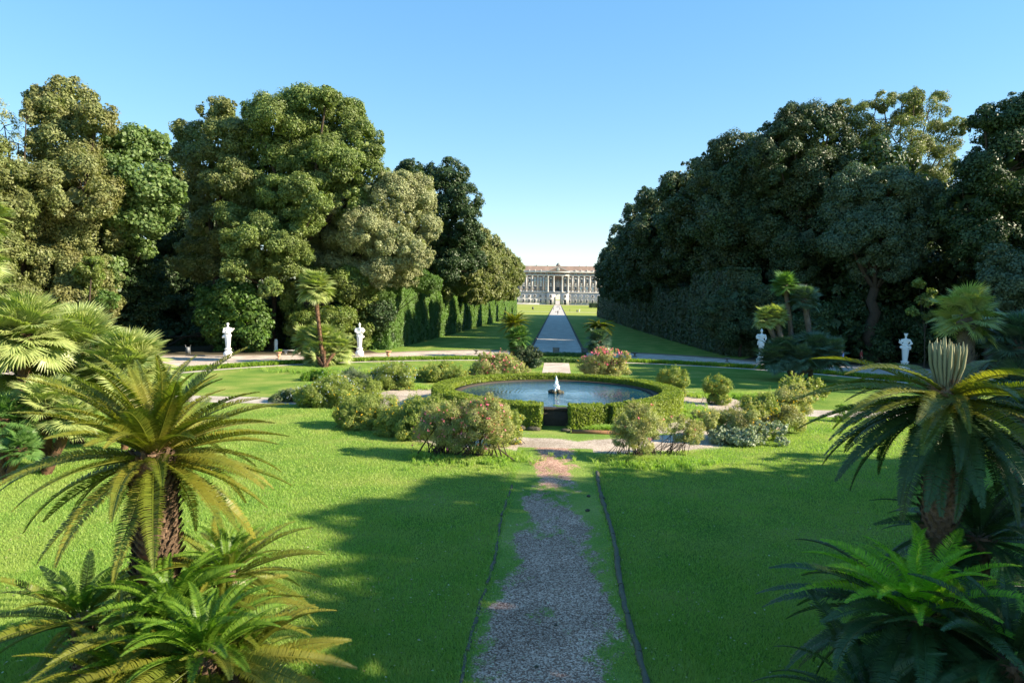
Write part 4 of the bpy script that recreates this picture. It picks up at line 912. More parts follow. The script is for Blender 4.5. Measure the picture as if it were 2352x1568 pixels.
FAN = {'fan': fanset('fan', 1, .55, .62), 'fan_green': fanset('fan_green', 11, .55, .62), 'fan_shade_tint': fanset('fan_shade_tint', 21, .55, .62)}
def fanpalm(label, base, stems, mt, bark='palmbark', seed=0, group=None, cat='palm'):
    """stems: (top xyz, crown scale, leaves, trunk radius, bend)"""
    r = np.random.default_rng(seed); t = thing('fan_palm', label, cat, (base[0], base[1], 0), group)
    for top, sc, n, tr, bend in stems:
        top = np.array(top, float); b = np.array([base[0], base[1], -.05]); b[:2] += r.normal(size=2)*.15*(len(stems) > 1)
        u = np.linspace(0, 1, 12)[:, None]; mid = (b+top)/2+np.array([bend, 0, 0]); pts = b*(1-u)**2+2*mid*u*(1-u)+top*u*u
        rad = tr*(.82+.22*u[:, 0]+.06*np.sin(u[:, 0]*17+seed)); mb = MB(); mb.tube(pts, rad, 10)
        ns = int(70*np.linalg.norm(top-b)/max(tr, .08)*.12)+20; q = r.uniform(0, 1, ns); cc = np.stack([np.interp(q, u[:, 0], pts[:, k]) for k in range(3)], -1); a = r.uniform(0, 6.28, ns)
        o = np.stack([np.cos(a), np.sin(a), np.zeros(ns)], -1); tg = np.stack([-np.sin(a), np.cos(a), np.zeros(ns)], -1); c0 = cc+o*tr*.85
        e = c0+o*tr*.5+np.array([0, 0, tr*.9]); mb.quads(np.stack([c0-tg*tr*.25, c0+tg*tr*.25, e+tg*tr*.12, e-tg*tr*.12], 1))
        mb.build('trunk', M[bark], t)
        n = int(n*1.65)
        for i in range(n):
            uu = (i+.5)/n; e_ = 84-122*uu**1.1; az = i*GA+r.normal()*.15; fm = FAN[mt]
            linkmesh('leaf', fm[int(r.integers(3))], t, top-ROOTLOC[t.name]+np.array([0, 0, .05-.2*uu])*sc, (r.normal()*.3, -R(e_), az), sc*r.uniform(.85, 1.12)*(.85 if uu < .15 else 1))
    return t
# left cluster
fl = 'fan palms of the left cluster'
def FP(px, py, Y, *a): return (P(px, py, Y),)+a
fanpalm('tallest fan palm of the left cluster with a red brown fibrous trunk', P(45, 1000, 27)[:2], [FP(58, 765, 27, 1.75, 44, .26, .1)], 'fan', seed=1, group=fl)
fanpalm('pale fan palm crown right behind the tallest one of the left cluster', P(185, 980, 30)[:2], [FP(185, 800, 30, 2.0, 44, .18, .1), FP(120, 850, 29, 1.7, 34, .18, 0)], 'fan', seed=2, group=fl)
fanpalm('rightmost pale fan palm of the left cluster above the big cycad', P(285, 1000, 29)[:2], [FP(292, 852, 29, 1.9, 44, .18, .1)], 'fan', seed=3, group=fl)
fanpalm('low fan palm with a short rusty trunk beneath the left cluster', P(110, 1000, 25)[:2], [FP(105, 935, 25, 1.3, 28, .24, 0), FP(165, 960, 25, 1.0, 20, .2, 0)], 'fan', seed=4, group=fl)
fanpalm('green fan palm low at the left edge beneath the cluster', P(20, 1080, 24)[:2], [FP(10, 960, 24, .95, 22, .2, 0), FP(50, 1030, 23.5, .75, 16, .16, 0)], 'fan_green', seed=5, group=fl)
fanpalm('fan palm at the left edge whose pointed leaves reach in high up', P(-95, 1000, 24)[:2], [FP(-52, 495, 24, 1.1, 26, .20, .1), FP(-70, 610, 24, 1.25, 26, .2, -.3)], 'fan', seed=6, group=fl)
fanpalm('fan palm crown between the tallest one and the left edge', P(-30, 1000, 28)[:2], [FP(-10, 850, 28, 1.8, 36, .2, .1)], 'fan', seed=7, group=fl)
# middle left palm
fanpalm('tall slender fan palm with a red brown upper trunk near the bench', G(745, 842)[:2], [FP(724, 662, 69, 1.8, 50, .20, -.15)], 'fan', seed=8)
fanpalm('bushy many stemmed fan palm around the foot of the tall slender one', G(748, 845)[:2]+np.array([.2, -.6]), [FP(742, 785, 68.6, 2.0, 38, .16, .1), FP(706, 785, 69.5, 1.8, 30, .15, 0), FP(775, 800, 68.5, 1.7, 30, .15, 0), FP(735, 815, 67.8, 1.9, 32, .13, 0), FP(755, 838, 67.5, .9, 18, .1, 0), FP(712, 822, 68.5, .9, 16, .1, 0)], 'fan', seed=9)
# palms flanking the avenue
fanpalm('bright green fan palm growing under the left small cycad', P(1187, 812, 79)[:2], [FP(1190, 775, 79, 1.5, 26, .2, 0), FP(1180, 795, 79, .85, 16, .2, 0), FP(1196, 800, 79, .8, 16, .2, 0)], 'fan_green', seed=10)
fanpalm('shaded fan palm growing under the right small cycad', P(1372, 812, 79)[:2], [FP(1375, 780, 79, 1.5, 26, .2, 0), FP(1364, 798, 79, .9, 16, .2, 0)], 'fan_shade_tint', seed=11)
# right cluster
bs_ = P(1835, 862, 63)[:2]; fr = 'fan palms of the right cluster'
fanpalm('leaning twin headed fan palm, its sunlit crowns beside the right statue', P(1822, 862, 63)[:2], [FP(1758, 732, 63, 1.15, 30, .22, .1), FP(1782, 728, 63, 1.1, 30, .22, -.1)], 'fan', 'palmgrey', 12, fr)
fanpalm('tallest thin fan palm of the right cluster', P(1822, 862, 64.5)[:2], [FP(1803, 655, 64.5, 1.25, 30, .20, .3)], 'fan_green', 'palmgrey', 13, fr)
fanpalm('grey trunked fan palm leaning right beside the tallest thin one', P(1862, 862, 64)[:2], [FP(1845, 687, 64, 1.35, 32, .24, .5)], 'fan_shade_tint', 'palmgrey', 14, fr)
fanpalm('wide shaded bushy fan palm filling the foot of the right cluster', bs_, [FP(1805, 812, 62.5, 1.75, 36, .17, 0), FP(1870, 808, 62.5, 1.95, 40, .17, 0), FP(1778, 822, 62, 1.6, 28, .14, 0), FP(1902, 818, 62, 1.7, 30, .15, 0), FP(1840, 822, 61.5, 1.4, 26, .14, 0)], 'fan_shade_tint', 'palmgrey', 15, fr)
# right edge palms
fanpalm('fan palm with sunlit silvery leaves and a thick grey trunk behind the right cycad', P(2262, 1060, 22)[:2], [FP(2218, 730, 22, 1.05, 20, .24, -.2)], 'fan', 'palmgrey', 16)
fanpalm('shaded fan palm at the right edge beside the sunlit one', P(2350, 1060, 22)[:2], [FP(2345, 790, 22, 1.2, 28, .2, .1), FP(2330, 890, 21.5, 1.0, 24, .2, 0)], 'fan_shade_tint', 'palmgrey', 17)

# ================================================================ BUSHES
def bush(name, label, Y, blobs, base_px, mt, seed, leaf=.10, asp=.3, cover=1.25, flowers=None, stems=4, nsub=16, gap=0, cat='bush', group=None, sr=.022, vs=.8, subr=(.3, .5)):
    r = np.random.default_rng(seed); bl = [(P(b[0], b[1], Y+(b[3] if len(b) > 3 else r.uniform(-.5, .5))), b[2]*(1.0 if mt == 'oleander' and Y < 32 else 1.14)*Y/F) for b in blobs]
    bx = P(base_px, 900, Y)[0]; t = thing(name, label, cat, (bx, Y, 0), group)
    if mt in ('cassia', 'grey', 'silver', 'weed', 'deep'): bl += [(np.array([c[0]+r.normal()*.3*q, c[1]-.15, q*.5]), q*.8) for c, q in bl]
    bl += [(c+rdir(r, 1)[0]*q*np.array([1.0, .7, .5])+np.array([0, 0, q*.3]), q*r.uniform(.35, .5)) for c, q in bl[:len(blobs)]]
    mb = MB(); crown(mb, r, bl, leaf, cover, asp, nsub=nsub, gap=gap, inner=False, vs=vs, subr=subr)
    V = np.concatenate(mb.V).reshape(-1, 4, 3); V = V[V[:, :, 2].min(1) > .01]; m2 = MB(); m2.quads(V)
    # sprigs reaching out of the outline
    for c, rad in bl:
        for k in range(16):
            d = rdir(r, 1)[0]; d[2] = abs(d[2])*1.3+.15; d = nrm(d); a = c+d*rad*.8; n = 26; u = r.uniform(0, 1, n)
            p = a+d*(u*rad*.42)[:, None]+r.normal(size=(n, 3))*.03; m2.quads(leaf_quads(r, p, np.tile(d, (n, 1)), leaf*.9, asp, .2))
    m2.build('foliage', M[mt], t)
    mb = MB()
    for k in range(stems*max(1, len(bl)//2)):
        c, rad = bl[k % len(bl)]; b = np.array([bx+r.normal()*.18*len(bl)**.5, Y+r.normal()*.15, -.03]); e = c+rdir(r, 1)[0]*rad*.6; m_ = (b+e)/2+np.array([(b[0]-e[0])*.15, 0, -.1])
        u = np.linspace(0, 1, 6)[:, None]; mb.tube(b*(1-u)**2+2*m_*u*(1-u)+e*u*u, np.linspace(sr, sr*.3, 6)*rad**.5, 5)
    mb.build('stems', M['bark'], t)
    for fm, n, sz, topw in (flowers or []):
        mb = MB()
        for c, rad in bl:
            k = max(1, int(n*rad*rad)); d = rdir(r, k); d[:, 2] = d[:, 2]*.6+topw; d[:, 1] -= .3; d = nrm(d); p = c+d*rad*r.uniform(.92, 1.18, k)[:, None]
            for j in range(4): mb.quads(leaf_quads(r, p+r.normal(size=p.shape)*sz*.4, d, sz, .8, .3))
        tag(mb.build('flowers', M[fm], t), kind='stuff')
    return t
PK = [('pink', 26, .07, .2)]; YL = [('yellow', 22, .055, .3)]
bush('oleander_bush', 'large olive green oleander left of the path with pink flowers, left half', 29.5, [(1010, 980, 46), (985, 1000, 38), (1040, 960, 40), (1000, 950, 34), (1035, 1000, 40)], 1025, 'oleander', 1, .080, .25, .75, PK, 8, sr=.05)
bush('oleander_bush', 'large pink flowered oleander left of the path, right half nearest the path', 29.0, [(1100, 975, 46), (1130, 960, 42), (1085, 945, 34), (1150, 985, 34), (1110, 1000, 40), (1070, 990, 34), (1120, 935, 28)], 1090, 'oleander', 2, .080, .25, .75, [('pink', 40, .07, .4)], 5, sr=.05)
bush('flowering_shrub', 'green shrub with yellow flowers between the left oleander and the pond hedge', 32.5, [(1165, 985, 30), (1150, 960, 24), (1175, 1010, 24), (1180, 965, 20)], 1165, 'cassia', 3, .08, .35, 1.2, YL)
bush('flowering_shrub', 'dark green shrub with yellow tips behind the left oleander', 33.5, [(940, 950, 40), (980, 945, 36), (915, 965, 34), (960, 975, 36), (1000, 940, 28)], 950, 'cassia', 4, .08, .35, 1.2, YL)
bush('flowering_shrub', 'wide shrub of yellow flowers left of the gravel ring, nearer one', 35.5, [(850, 945, 40), (815, 945, 36), (880, 940, 32), (835, 965, 32), (795, 955, 24)], 838, 'cassia', 5, .08, .35, 1.2, YL)
bush('plumbago_shrub', 'shrub with pale blue flowers at the left end of the shrub row', 42, [(755, 895, 34), (725, 905, 28), (785, 895, 28), (700, 912, 20), (765, 915, 26)], 750, 'cassia', 6, .09, .35, 1.2, [('blue_fl', 30, .05, .5), ('yellow', 8, .06, .3)])
bush('plumbago_shrub', 'low greyish shrub sprawling farthest left in the shrub row', 43.5, [(680, 912, 20), (655, 918, 18), (705, 908, 18), (632, 920, 12)], 670, 'grey', 7, .09, .35, 1.1, [('blue_fl', 40, .05, .5)])
bush('plumbago_shrub', 'dense shrub with pale blue flowers behind the gravel ring at the left', 51, [(905, 865, 32), (875, 865, 26), (935, 868, 24), (895, 880, 24)], 900, 'cassia', 8, .10, .35, 1.2, [('blue_fl', 22, .06, .6), ('yellow', 8, .06, .3)])
bush('plumbago_shrub', 'greyish shrub between the leftmost shrubs and the blue flowered one', 50, [(815, 872, 26), (790, 878, 22), (840, 880, 22), (770, 882, 16)], 812, 'grey', 9, .10, .35, 1.1)
bush('rose_bush', 'small pale yellow flowering bush on the lawn below the tall slender palm', 55, [(725, 868, 16), (745, 862, 14), (705, 872, 12), (700, 885, 12)], 725, 'weed', 10, .10, .5, 1.1, [('yellow', 8, .07, .5)])
bush('flowering_shrub', 'shrub row with yellow tips behind the left side of the pond hedge', 56, [(995, 856, 22), (1030, 858, 22), (970, 862, 16), (1060, 860, 18), (1010, 868, 18)], 1010, 'cassia', 11, .11, .35, 1.2, YL)
bush('oleander_bush', 'oleander with pink and pale flowers behind the pond on the left', 58, [(1130, 835, 24), (1155, 830, 22), (1110, 845, 20), (1180, 845, 20), (1140, 850, 24), (1205, 856, 12), (1095, 855, 16)], 1150, 'oleander', 12, .11, .3, 1.2, [('pink', 14, .10, .5)])
bush('evergreen_shrub', 'round dark green shrub left of the path behind the pond', 69, [(1207, 820, 20), (1222, 815, 17), (1195, 825, 16), (1230, 825, 14)], 1210, 'deep', 13, .12, .5, 1.3)
bush('oleander_bush', 'rounded oleander behind the pond on the right, its top full of pink flowers', 57, [(1380, 835, 28), (1405, 832, 26), (1350, 842, 22), (1425, 848, 18), (1370, 852, 24), (1400, 855, 24)], 1385, 'oleander', 14, .11, .3, 1.2, [('pink', 22, .12, 1.3), ('yellow', 3, .08, 0)])
bush('flowering_shrub', 'small round yellow flowered shrub right behind the pond hedge', 50, [(1545, 868, 24), (1528, 872, 18), (1562, 872, 18)], 1545, 'cassia', 15, .10, .25, 1.2, YL)
bush('flowering_shrub', 'small spiky yellow flowered shrub at the edge of the right gravel', 47, [(1645, 885, 22), (1628, 888, 15), (1662, 888, 16)], 1645, 'cassia', 16, .10, .25, 1.2, YL)
bush('pittosporum_bush', 'pale yellow green bush beside the foot of the right palm cluster', 49, [(1825, 880, 20), (1810, 890, 18), (1845, 895, 20), (1870, 890, 18), (1885, 900, 14)], 1845, 'paleshrub', 17, .12, .6, 1.2)
bush('flowering_shrub', 'tall rounded shrub with yellow flowers at the right end of the shrub row', 37.5, [(1795, 935, 38), (1825, 925, 30), (1770, 945, 34), (1810, 960, 34), (1830, 900, 18)], 1800, 'oleander', 18, .09, .3, 1.2, YL)
bush('flowering_shrub', 'wide grey green shrub in the middle of the right shrub row', 34.5, [(1700, 965, 34), (1660, 970, 32), (1735, 960, 30), (1625, 965, 24), (1690, 985, 28)], 1685, 'oleander', 19, .085, .3, 1.2, YL)
bush('variegated_shrub', 'low silvery leaved ground shrub under the right shrub row', 33.8, [(1690, 1003, 22), (1655, 1005, 20), (1725, 1000, 18), (1750, 988, 16), (1790, 985, 14)], 1700, 'silver', 20, .11, .5, 1.2)
bush('oleander_bush', 'thin airy oleander right of the path with a few pink flowers', 30, [(1450, 975, 40), (1490, 965, 38), (1430, 1000, 30), (1475, 1005, 36), (1510, 985, 28), (1460, 945, 26)], 1470, 'oleander', 21, .08, .25, .75, [('pink', 5, .08, .3)], 9, sr=.03)
bush('oleander_bush', 'small oleander leaning right on crooked stems beside the airy one', 31, [(1570, 990, 28), (1590, 1005, 22), (1550, 975, 20), (1605, 985, 16)], 1540, 'oleander', 22, .08, .25, .8, [('pink', 8, .07, .3)], 8, sr=.03)
bush('weed_clump', 'little leafless twig bush on the lawn right of the pond', 41, [(1940, 945, 12), (1930, 940, 9)], 1940, 'weed', 23, .07, .4, .5, stems=5)
bush('flowering_shrub', 'low bright shrub joining the row left of the pond, beside the gravel', 33.8, [(900, 985, 22), (880, 975, 20), (925, 990, 20)], 900, 'cassia', 24, .08, .35, 1.2, YL)
bush('flowering_shrub', 'low shrub filling the row between the two wide shrubs on the right', 35.5, [(1745, 935, 24), (1720, 940, 22), (1765, 930, 20)], 1745, 'cassia', 25, .09, .35, 1.2, YL)
bush('plumbago_shrub', 'blue flowered shrub between the leftmost pair of the shrub row', 46, [(850, 895, 22), (820, 898, 22), (790, 902, 18)], 820, 'cassia', 26, .10, .35, 1.2, [('blue_fl', 14, .05, .5)])
# longer grass and weeds round the bush feet
def clump(label, cx, cy, rx, ry, h, n, seed, mt='grass'):
    r = np.random.default_rng(seed); a = r.uniform(0, 6.28, n); q = np.abs(r.normal(size=n))*.62; pts = np.stack([cx+rx*q*np.cos(a), cy+ry*q*np.sin(a), 0*a], -1)
    tufts('tall_grass', label, pts, h, .014, M[mt], 16, seed, .07)
g = G(1130, 1060); clump('bright tall weeds round the foot of the left oleanders', g[0]-.9, g[1]+.3, 2.3, 1.1, .22, 420, 1)
g = G(1490, 1065); clump('long grass round the foot of the airy oleander right of the path', g[0]+.2, g[1]+.2, 2.1, 1.0, .24, 420, 2)
g = G(1520, 930); clump('grass strip between the ring hedge and the gravel at the right', 8.7, 41.5, .9, 3.2, .26, 700, 3)
g = G(880, 890); clump('weeds at the feet of the shrubs left of the gravel ring', g[0]+.5, g[1], 4.5, 1.0, .25, 700, 4)
g = G(1640, 912); clump('weeds at the feet of the two small yellow flowered shrubs', g[0]+1.3, g[1]+.3, 4.5, 1.0, .28, 800, 5)
g = G(1400, 975); clump('weeds in front of the right hand hedge blocks', 2.7, 36.1, 1.4, .35, .30, 350, 6)
g = G(740, 855); clump('weeds round the foot of the bushy fan palm', g[0]+1, g[1], 5.0, 1.5, .35, 800, 7)
# low hedges before the avenue
for k, (y0, y1, z1, lab) in enumerate(((79.2, 81.2, .62, 'low dark hedge across the avenue entrance, farther row'), (74.8, 76.2, .45, 'low dark hedge across the avenue entrance, nearer row'))):
    t = thing('low_hedge', lab, 'hedge', (0, y0, 0), 'low hedges before the avenue'); mb = MB(); wallmass(mb, np.random.default_rng(k), -3.6, 3.4, y0, y1, z1, .16, 2.2, .12, seed=k, bs=1.4); mb.build('foliage', M['hedgeleaf'], t)

# ================================================================ HERM STATUES
def herm(label, x, y, pose, yaw=0, tag_group='marble herms along the road'):
    t = thing('statue', label, 'statue', (x, y, 0), tag_group); t.rotation_euler = (0, 0, yaw); o = np.array([x, y, 0])
    q = math.sqrt(2); mb = MB()
    mb.lathe(o, [(.01, 0), (.43*q, 0), (.43*q, .50), (.36*q, .60), (.30*q, .68), (.27*q, .86), (.34*q, .90), (.34*q, .96), (.24*q, 1.02), (.01, 1.02)], 4, sq=True); mb.build('plinth', M['marble'], t)
    mb = MB(); mb.lathe(o, [(.20*q, 1.02), (.29*q, 2.25), (.29*q, 2.32), (.01, 2.32)], 4, sq=True); mb.build('pillar', M['marble'], t)
    b = MB(); B = lambda c, r, **k: b.ball(np.array(c)+o, r, 14, **k); Cp = lambda a, c, ra, rb: b.cap(np.array(a)+o, np.array(c)+o, ra, rb)
    B((0, 0, 3.02), (.30, .21, .36)); B((0, 0, 3.20), (.36, .20, .17)); B((0, 0, 2.68), (.25, .19, .32)); Cp((0, 0, 3.25), (0, -.01, 3.52), .10, .085)
    B((0, -.02, 3.66), (.125, .15, .17)); B((0, -.17, 3.64), (.03, .04, .04)); B((0, .02, 3.72), (.155, .165, .13)); B((.12, .0, 3.2), (.16, .2, .14)); B((-.12, .0, 3.2), (.16, .2, .14))
    for k in range(9):        # drapery folds round the hips
        a = k*.7; B((.24*math.cos(a), .17*math.sin(a), 2.40+.10*math.sin(a*2+pose)), (.16, .14, .13))
    Cp((-.30, -.12, 2.75), (.30, -.16, 2.45), .09, .12)
    if pose == 0:             # plucked instrument held to the right
        Cp((-.36, 0, 3.18), (-.46, -.12, 2.80), .125, .10); Cp((-.46, -.12, 2.80), (-.10, -.34, 2.72), .10, .065); Cp((.36, 0, 3.18), (.40, -.14, 2.88), .12, .09); Cp((.40, -.14, 2.88), (.56, -.26, 3.04), .09, .06)
        B((.06, -.30, 2.78), (.30, .12, .19)); Cp((.22, -.30, 2.88), (.66, -.26, 3.16), .055, .045); B((.66, -.26, 3.18), (.08, .06, .09)); B((-.38, -.02, 2.32), (.22, .15, .17)); Cp((-.30, 0, 2.5), (-.52, -.03, 2.22), .12, .10)
    elif pose == 1:           # pipe at the mouth, cloth flying to the right
        Cp((-.34, 0, 3.20), (-.48, -.16, 2.92), .13, .11); Cp((-.48, -.16, 2.92), (-.16, -.36, 2.70), .10, .07); Cp((.34, 0, 3.22), (.56, -.12, 3.02), .12, .10); Cp((.56, -.12, 3.02), (.40, -.30, 2.78), .10, .07)
        Cp((.04, -.17, 3.60), (.40, -.34, 2.86), .035, .05); B((-.44, 0, 3.06), (.17, .18, .22)); Cp((.05, -.1, 2.55), (.46, -.10, 2.22), .12, .08); Cp((.30, -.05, 2.18), (.52, -.05, 2.34), .07, .06); B((0, 0, 3.86), (.05, .05, .10))
    elif pose == 2:           # puffed sleeve, bun on the head
        Cp((-.36, 0, 3.18), (-.48, -.08, 2.90), .17, .13); Cp((-.48, -.1, 2.90), (-.18, -.30, 2.86), .11, .07); Cp((.36, 0, 3.18), (.46, -.06, 2.86), .15, .11); Cp((.46, -.06, 2.86), (.40, -.30, 2.72), .10, .07)
        B((0, .04, 3.86), (.09, .09, .08)); B((-.44, 0, 3.08), (.17, .17, .16)); Cp((-.30, 0, 2.5), (-.38, -.02, 2.16), .12, .07); B((.18, -.1, 2.48), (.26, .18, .22)); B((-.36, -.2, 3.2), (.1, .1, .09))
    else:                     # arm raised to the left, hand on hip
        Cp((-.34, 0, 3.18), (-.46, -.12, 2.86), .13, .09); Cp((-.46, -.12, 2.86), (-.60, -.26, 3.10), .09, .065); Cp((-.60, -.26, 3.10), (-.68, -.28, 3.26), .05, .03); Cp((.34, 0, 3.18), (.56, -.04, 2.84), .13, .10); Cp((.56, -.04, 2.84), (.26, -.22, 2.70), .10, .07)
        Cp((-.68, -.2, 2.96), (-.2, -.28, 2.62), .035, .035); B((-.30, -.06, 2.45), (.26, .18, .20)); B((.42, 0, 2.40), (.13, .10, .24)); [B((.15*math.cos(k*1.05), .15*math.sin(k*1.05), 3.84), (.05, .05, .06)) for k in range(6)]
    fg = b.build('figure', M['marble'], t, smooth=True)
    md = fg.modifiers.new('merge', 'REMESH'); md.mode = 'VOXEL'; md.voxel_size = .022; md.use_smooth_shade = True
    md = fg.modifiers.new('soften', 'SMOOTH'); md.iterations = 2
    return t
p = G(524, 820); herm('white marble herm playing a lute, farther left, before the big leafy shrub', p[0], p[1], 0, R(18))
p = G(826, 818); herm('white marble herm with flying drapery beside the left avenue hedge', p[0], p[1], 1, R(8))
p = G(1747, 835); herm('bluish white herm with a hair bun left of the right palm cluster', p[0], p[1], 2, R(-8))
p = G(2077, 851); herm('shaded white herm with one raised arm, farthest right', p[0], p[1], 3, R(-14))
p = P(634, 806, 82.5); mb = MB(); mb.lathe((p[0], p[1], 0), [(.30, 0), (.30, .1), (.22, .2), (.24, 1.2), (.16, 1.5), (.01, 1.58)], 10); tag(mb.build('marble_stump', M['marble'], off=(p[0], p[1], 0)), 'small pale marble piece half hidden in the shrubs left of the bench', 'sculpture')

# ================================================================ URNS, BENCH, BIN, STONES
def urn(label, x, y, h, mt, plant=False, low=False):
    t = thing('stone_urn', label, 'urn', (x, y, 0), 'urns along the road'); k = h/1.0
    mb = MB(); mb.box(x-.30*k, x+.30*k, y-.30*k, y+.30*k, 0, .10*k); mb.build('base', M['darkurn'], t)
    prof = [(.20, .10), (.20, .15), (.11, .20), (.08, .30), (.13, .36), (.25, .44), (.29, .52), (.26, .56), (.27, .78), (.38, .92), (.42, .94), (.42, 1.0), (.35, 1.0), (.30, .93), (.01, .88)]
    if low: prof = [(.24, .10), (.12, .2), (.10, .34), (.30, .50), (.46, .62), (.46, .68), (.40, .68), (.01, .60)]
    mb = MB(); mb.lathe((x, y, 0), [(a*k, b*k) for a, b in prof], 18); mb.build('bowl', M[mt], t, smooth=True)
    if plant:
        r = np.random.default_rng(3); mb = MB(); crown(mb, r, [(np.array([x, y, h+.22]), .34)], .12, 1.4, .6, nsub=8, inner=False); mb.build('plant', M['weed'], t)
for px, py, h, mt, pl, lo, lab in ((892, 823, .86, 'terracotta', False, False, 'terracotta urn on the border right of the second statue'), (640, 825, .80, 'terracotta', True, False, 'pale urn with a small plant left of the stone bench'), (1094, 813, .80, 'darkurn', False, True, 'dark low urn at the left of the avenue lawn'),
        (1458, 819, .80, 'darkurn', False, True, 'dark low urn right of the pink oleander behind the pond'), (1670, 831, .72, 'darkurn', False, True, 'grey low urn near the right hand herm with the bun')):
    g = G(px, py); urn(lab, g[0], g[1], h, mt, pl, lo)
g = G(672, 814); t = thing('stone_bench', 'pale stone slab bench on two block legs at the left', 'bench', (g[0], g[1], 0))
mb = MB(); mb.box(g[0]-1.15, g[0]+1.15, g[1]-.28, g[1]+.28, .42, .54); mb.build('seat', M['benchstone'], t)
for sx in (-1, 1): mb = MB(); mb.box(g[0]+sx*.75-.13, g[0]+sx*.75+.13, g[1]-.22, g[1]+.22, 0, .417); mb.build('leg', M['benchstone'], t)
g = G(432, 813); t = thing('litter_bin', 'grey steel litter bin standing at the far left of the road', 'bin', (g[0], g[1], 0))
mb = MB(); mb.lathe((g[0], g[1], 0), [(.01, .12), (.20, .12), (.22, .82), (.19, .82), (.18, .2)], 14); mb.build('basket', M['steel'], t)
for sx in (-1, 1): mb = MB(); mb.tube([(g[0]+sx*.27, g[1], 0), (g[0]+sx*.27, g[1], .98), (g[0]+sx*.34, g[1], 1.06)], .025, 6); mb.build('post', M['steel'], t)
for px, py, w_, h, lab in ((1277, 812, .46, .82, 'round grey stone stump in the middle of the avenue entrance'), ):
    y = 83.0; x = P(px, py, y)[0]; mb = MB(); mb.lathe((x, y, 0), [(.44, 0), (.44, .06), (.40, .10), (.40, 1.0), (.43, 1.04), (.43, 1.10), (.01, 1.12)], 20); tag(mb.build('stone_stump', M['stone'], off=(x, y, 0)), lab, 'stone block')
for px, lab in ((1226, 'low dark stone block at the left corner of the avenue path'), (1343, 'low dark stone block at the right corner of the avenue path')):
    x = P(px, 805, 89.3)[0]; mb = MB(); mb.box(x-.42, x+.42, 89.0, 89.8, 0, .5); mb.box(x-.46, x+.46, 88.95, 89.85, .503, .62); tag(mb.build('corner_stone', M['darkurn'], off=(x, 89.4, 0)), lab, 'stone block', 'corner stones of the avenue')
# meadow furniture
def sign(px, Y, w_, h0, h1, mt, label, nm, cat):
    x = P(px, 700, Y)[0]; t = thing(nm, label, cat, (x, Y, 0)); mb = MB(); mb.box(x-w_/2, x+w_/2, Y-.06, Y+.06, h0, h1); mb.build('board', M[mt], t)
    for sx in (-1, 1): mb = MB(); mb.box(x+sx*w_*.35-.05, x+sx*w_*.35+.05, Y+.063, Y+.15, 0, h1); mb.build('post', M['panel'], t)
sign(1224, 405, 1.0, .5, 2.0, 'panel', 'dark information panel on the sunlit meadow left of the path', 'information_panel', 'sign')
x = P(1309, 700, 380)[0]; t = thing('lamp_stub', 'small dark post on the meadow right of the path', 'post', (x, 380, 0)); mb = MB(); mb.tube([(x, 380, 0), (x, 380, 1.0)], .1, 8); mb.build('post', M['panel'], t); mb = MB(); mb.ball((x, 380, 1.15), (.25, .25, .2), 8); mb.build('head', M['panel'], t)
x = P(1326, 700, 372)[0]; t = thing('litter_bin', 'dark bin standing on the far meadow beside a person in white', 'bin', (x, 372, 0)); mb = MB(); mb.lathe((x, 372, 0), [(.35, 0), (.42, .95), (.3, .97)], 10); mb.build('body', M['panel'], t); mb = MB(); mb.lathe((x, 372, 0), [(.44, .96), (.44, 1.03), (.01, 1.1)], 10); mb.build('rim', M['panel'], t)
y = 560.0; x = P(1368, 700, y)[0]; t = thing('clipped_hedge', 'clipped dark hedge block far off at the right end of the meadow', 'hedge', (x+3, y, 0)); mb = MB(); wallmass(mb, np.random.default_rng(2), x-5, x+12, y, y+5, 3.6, .5, 1.6, .3); mb.build('foliage', M['deep'], t)

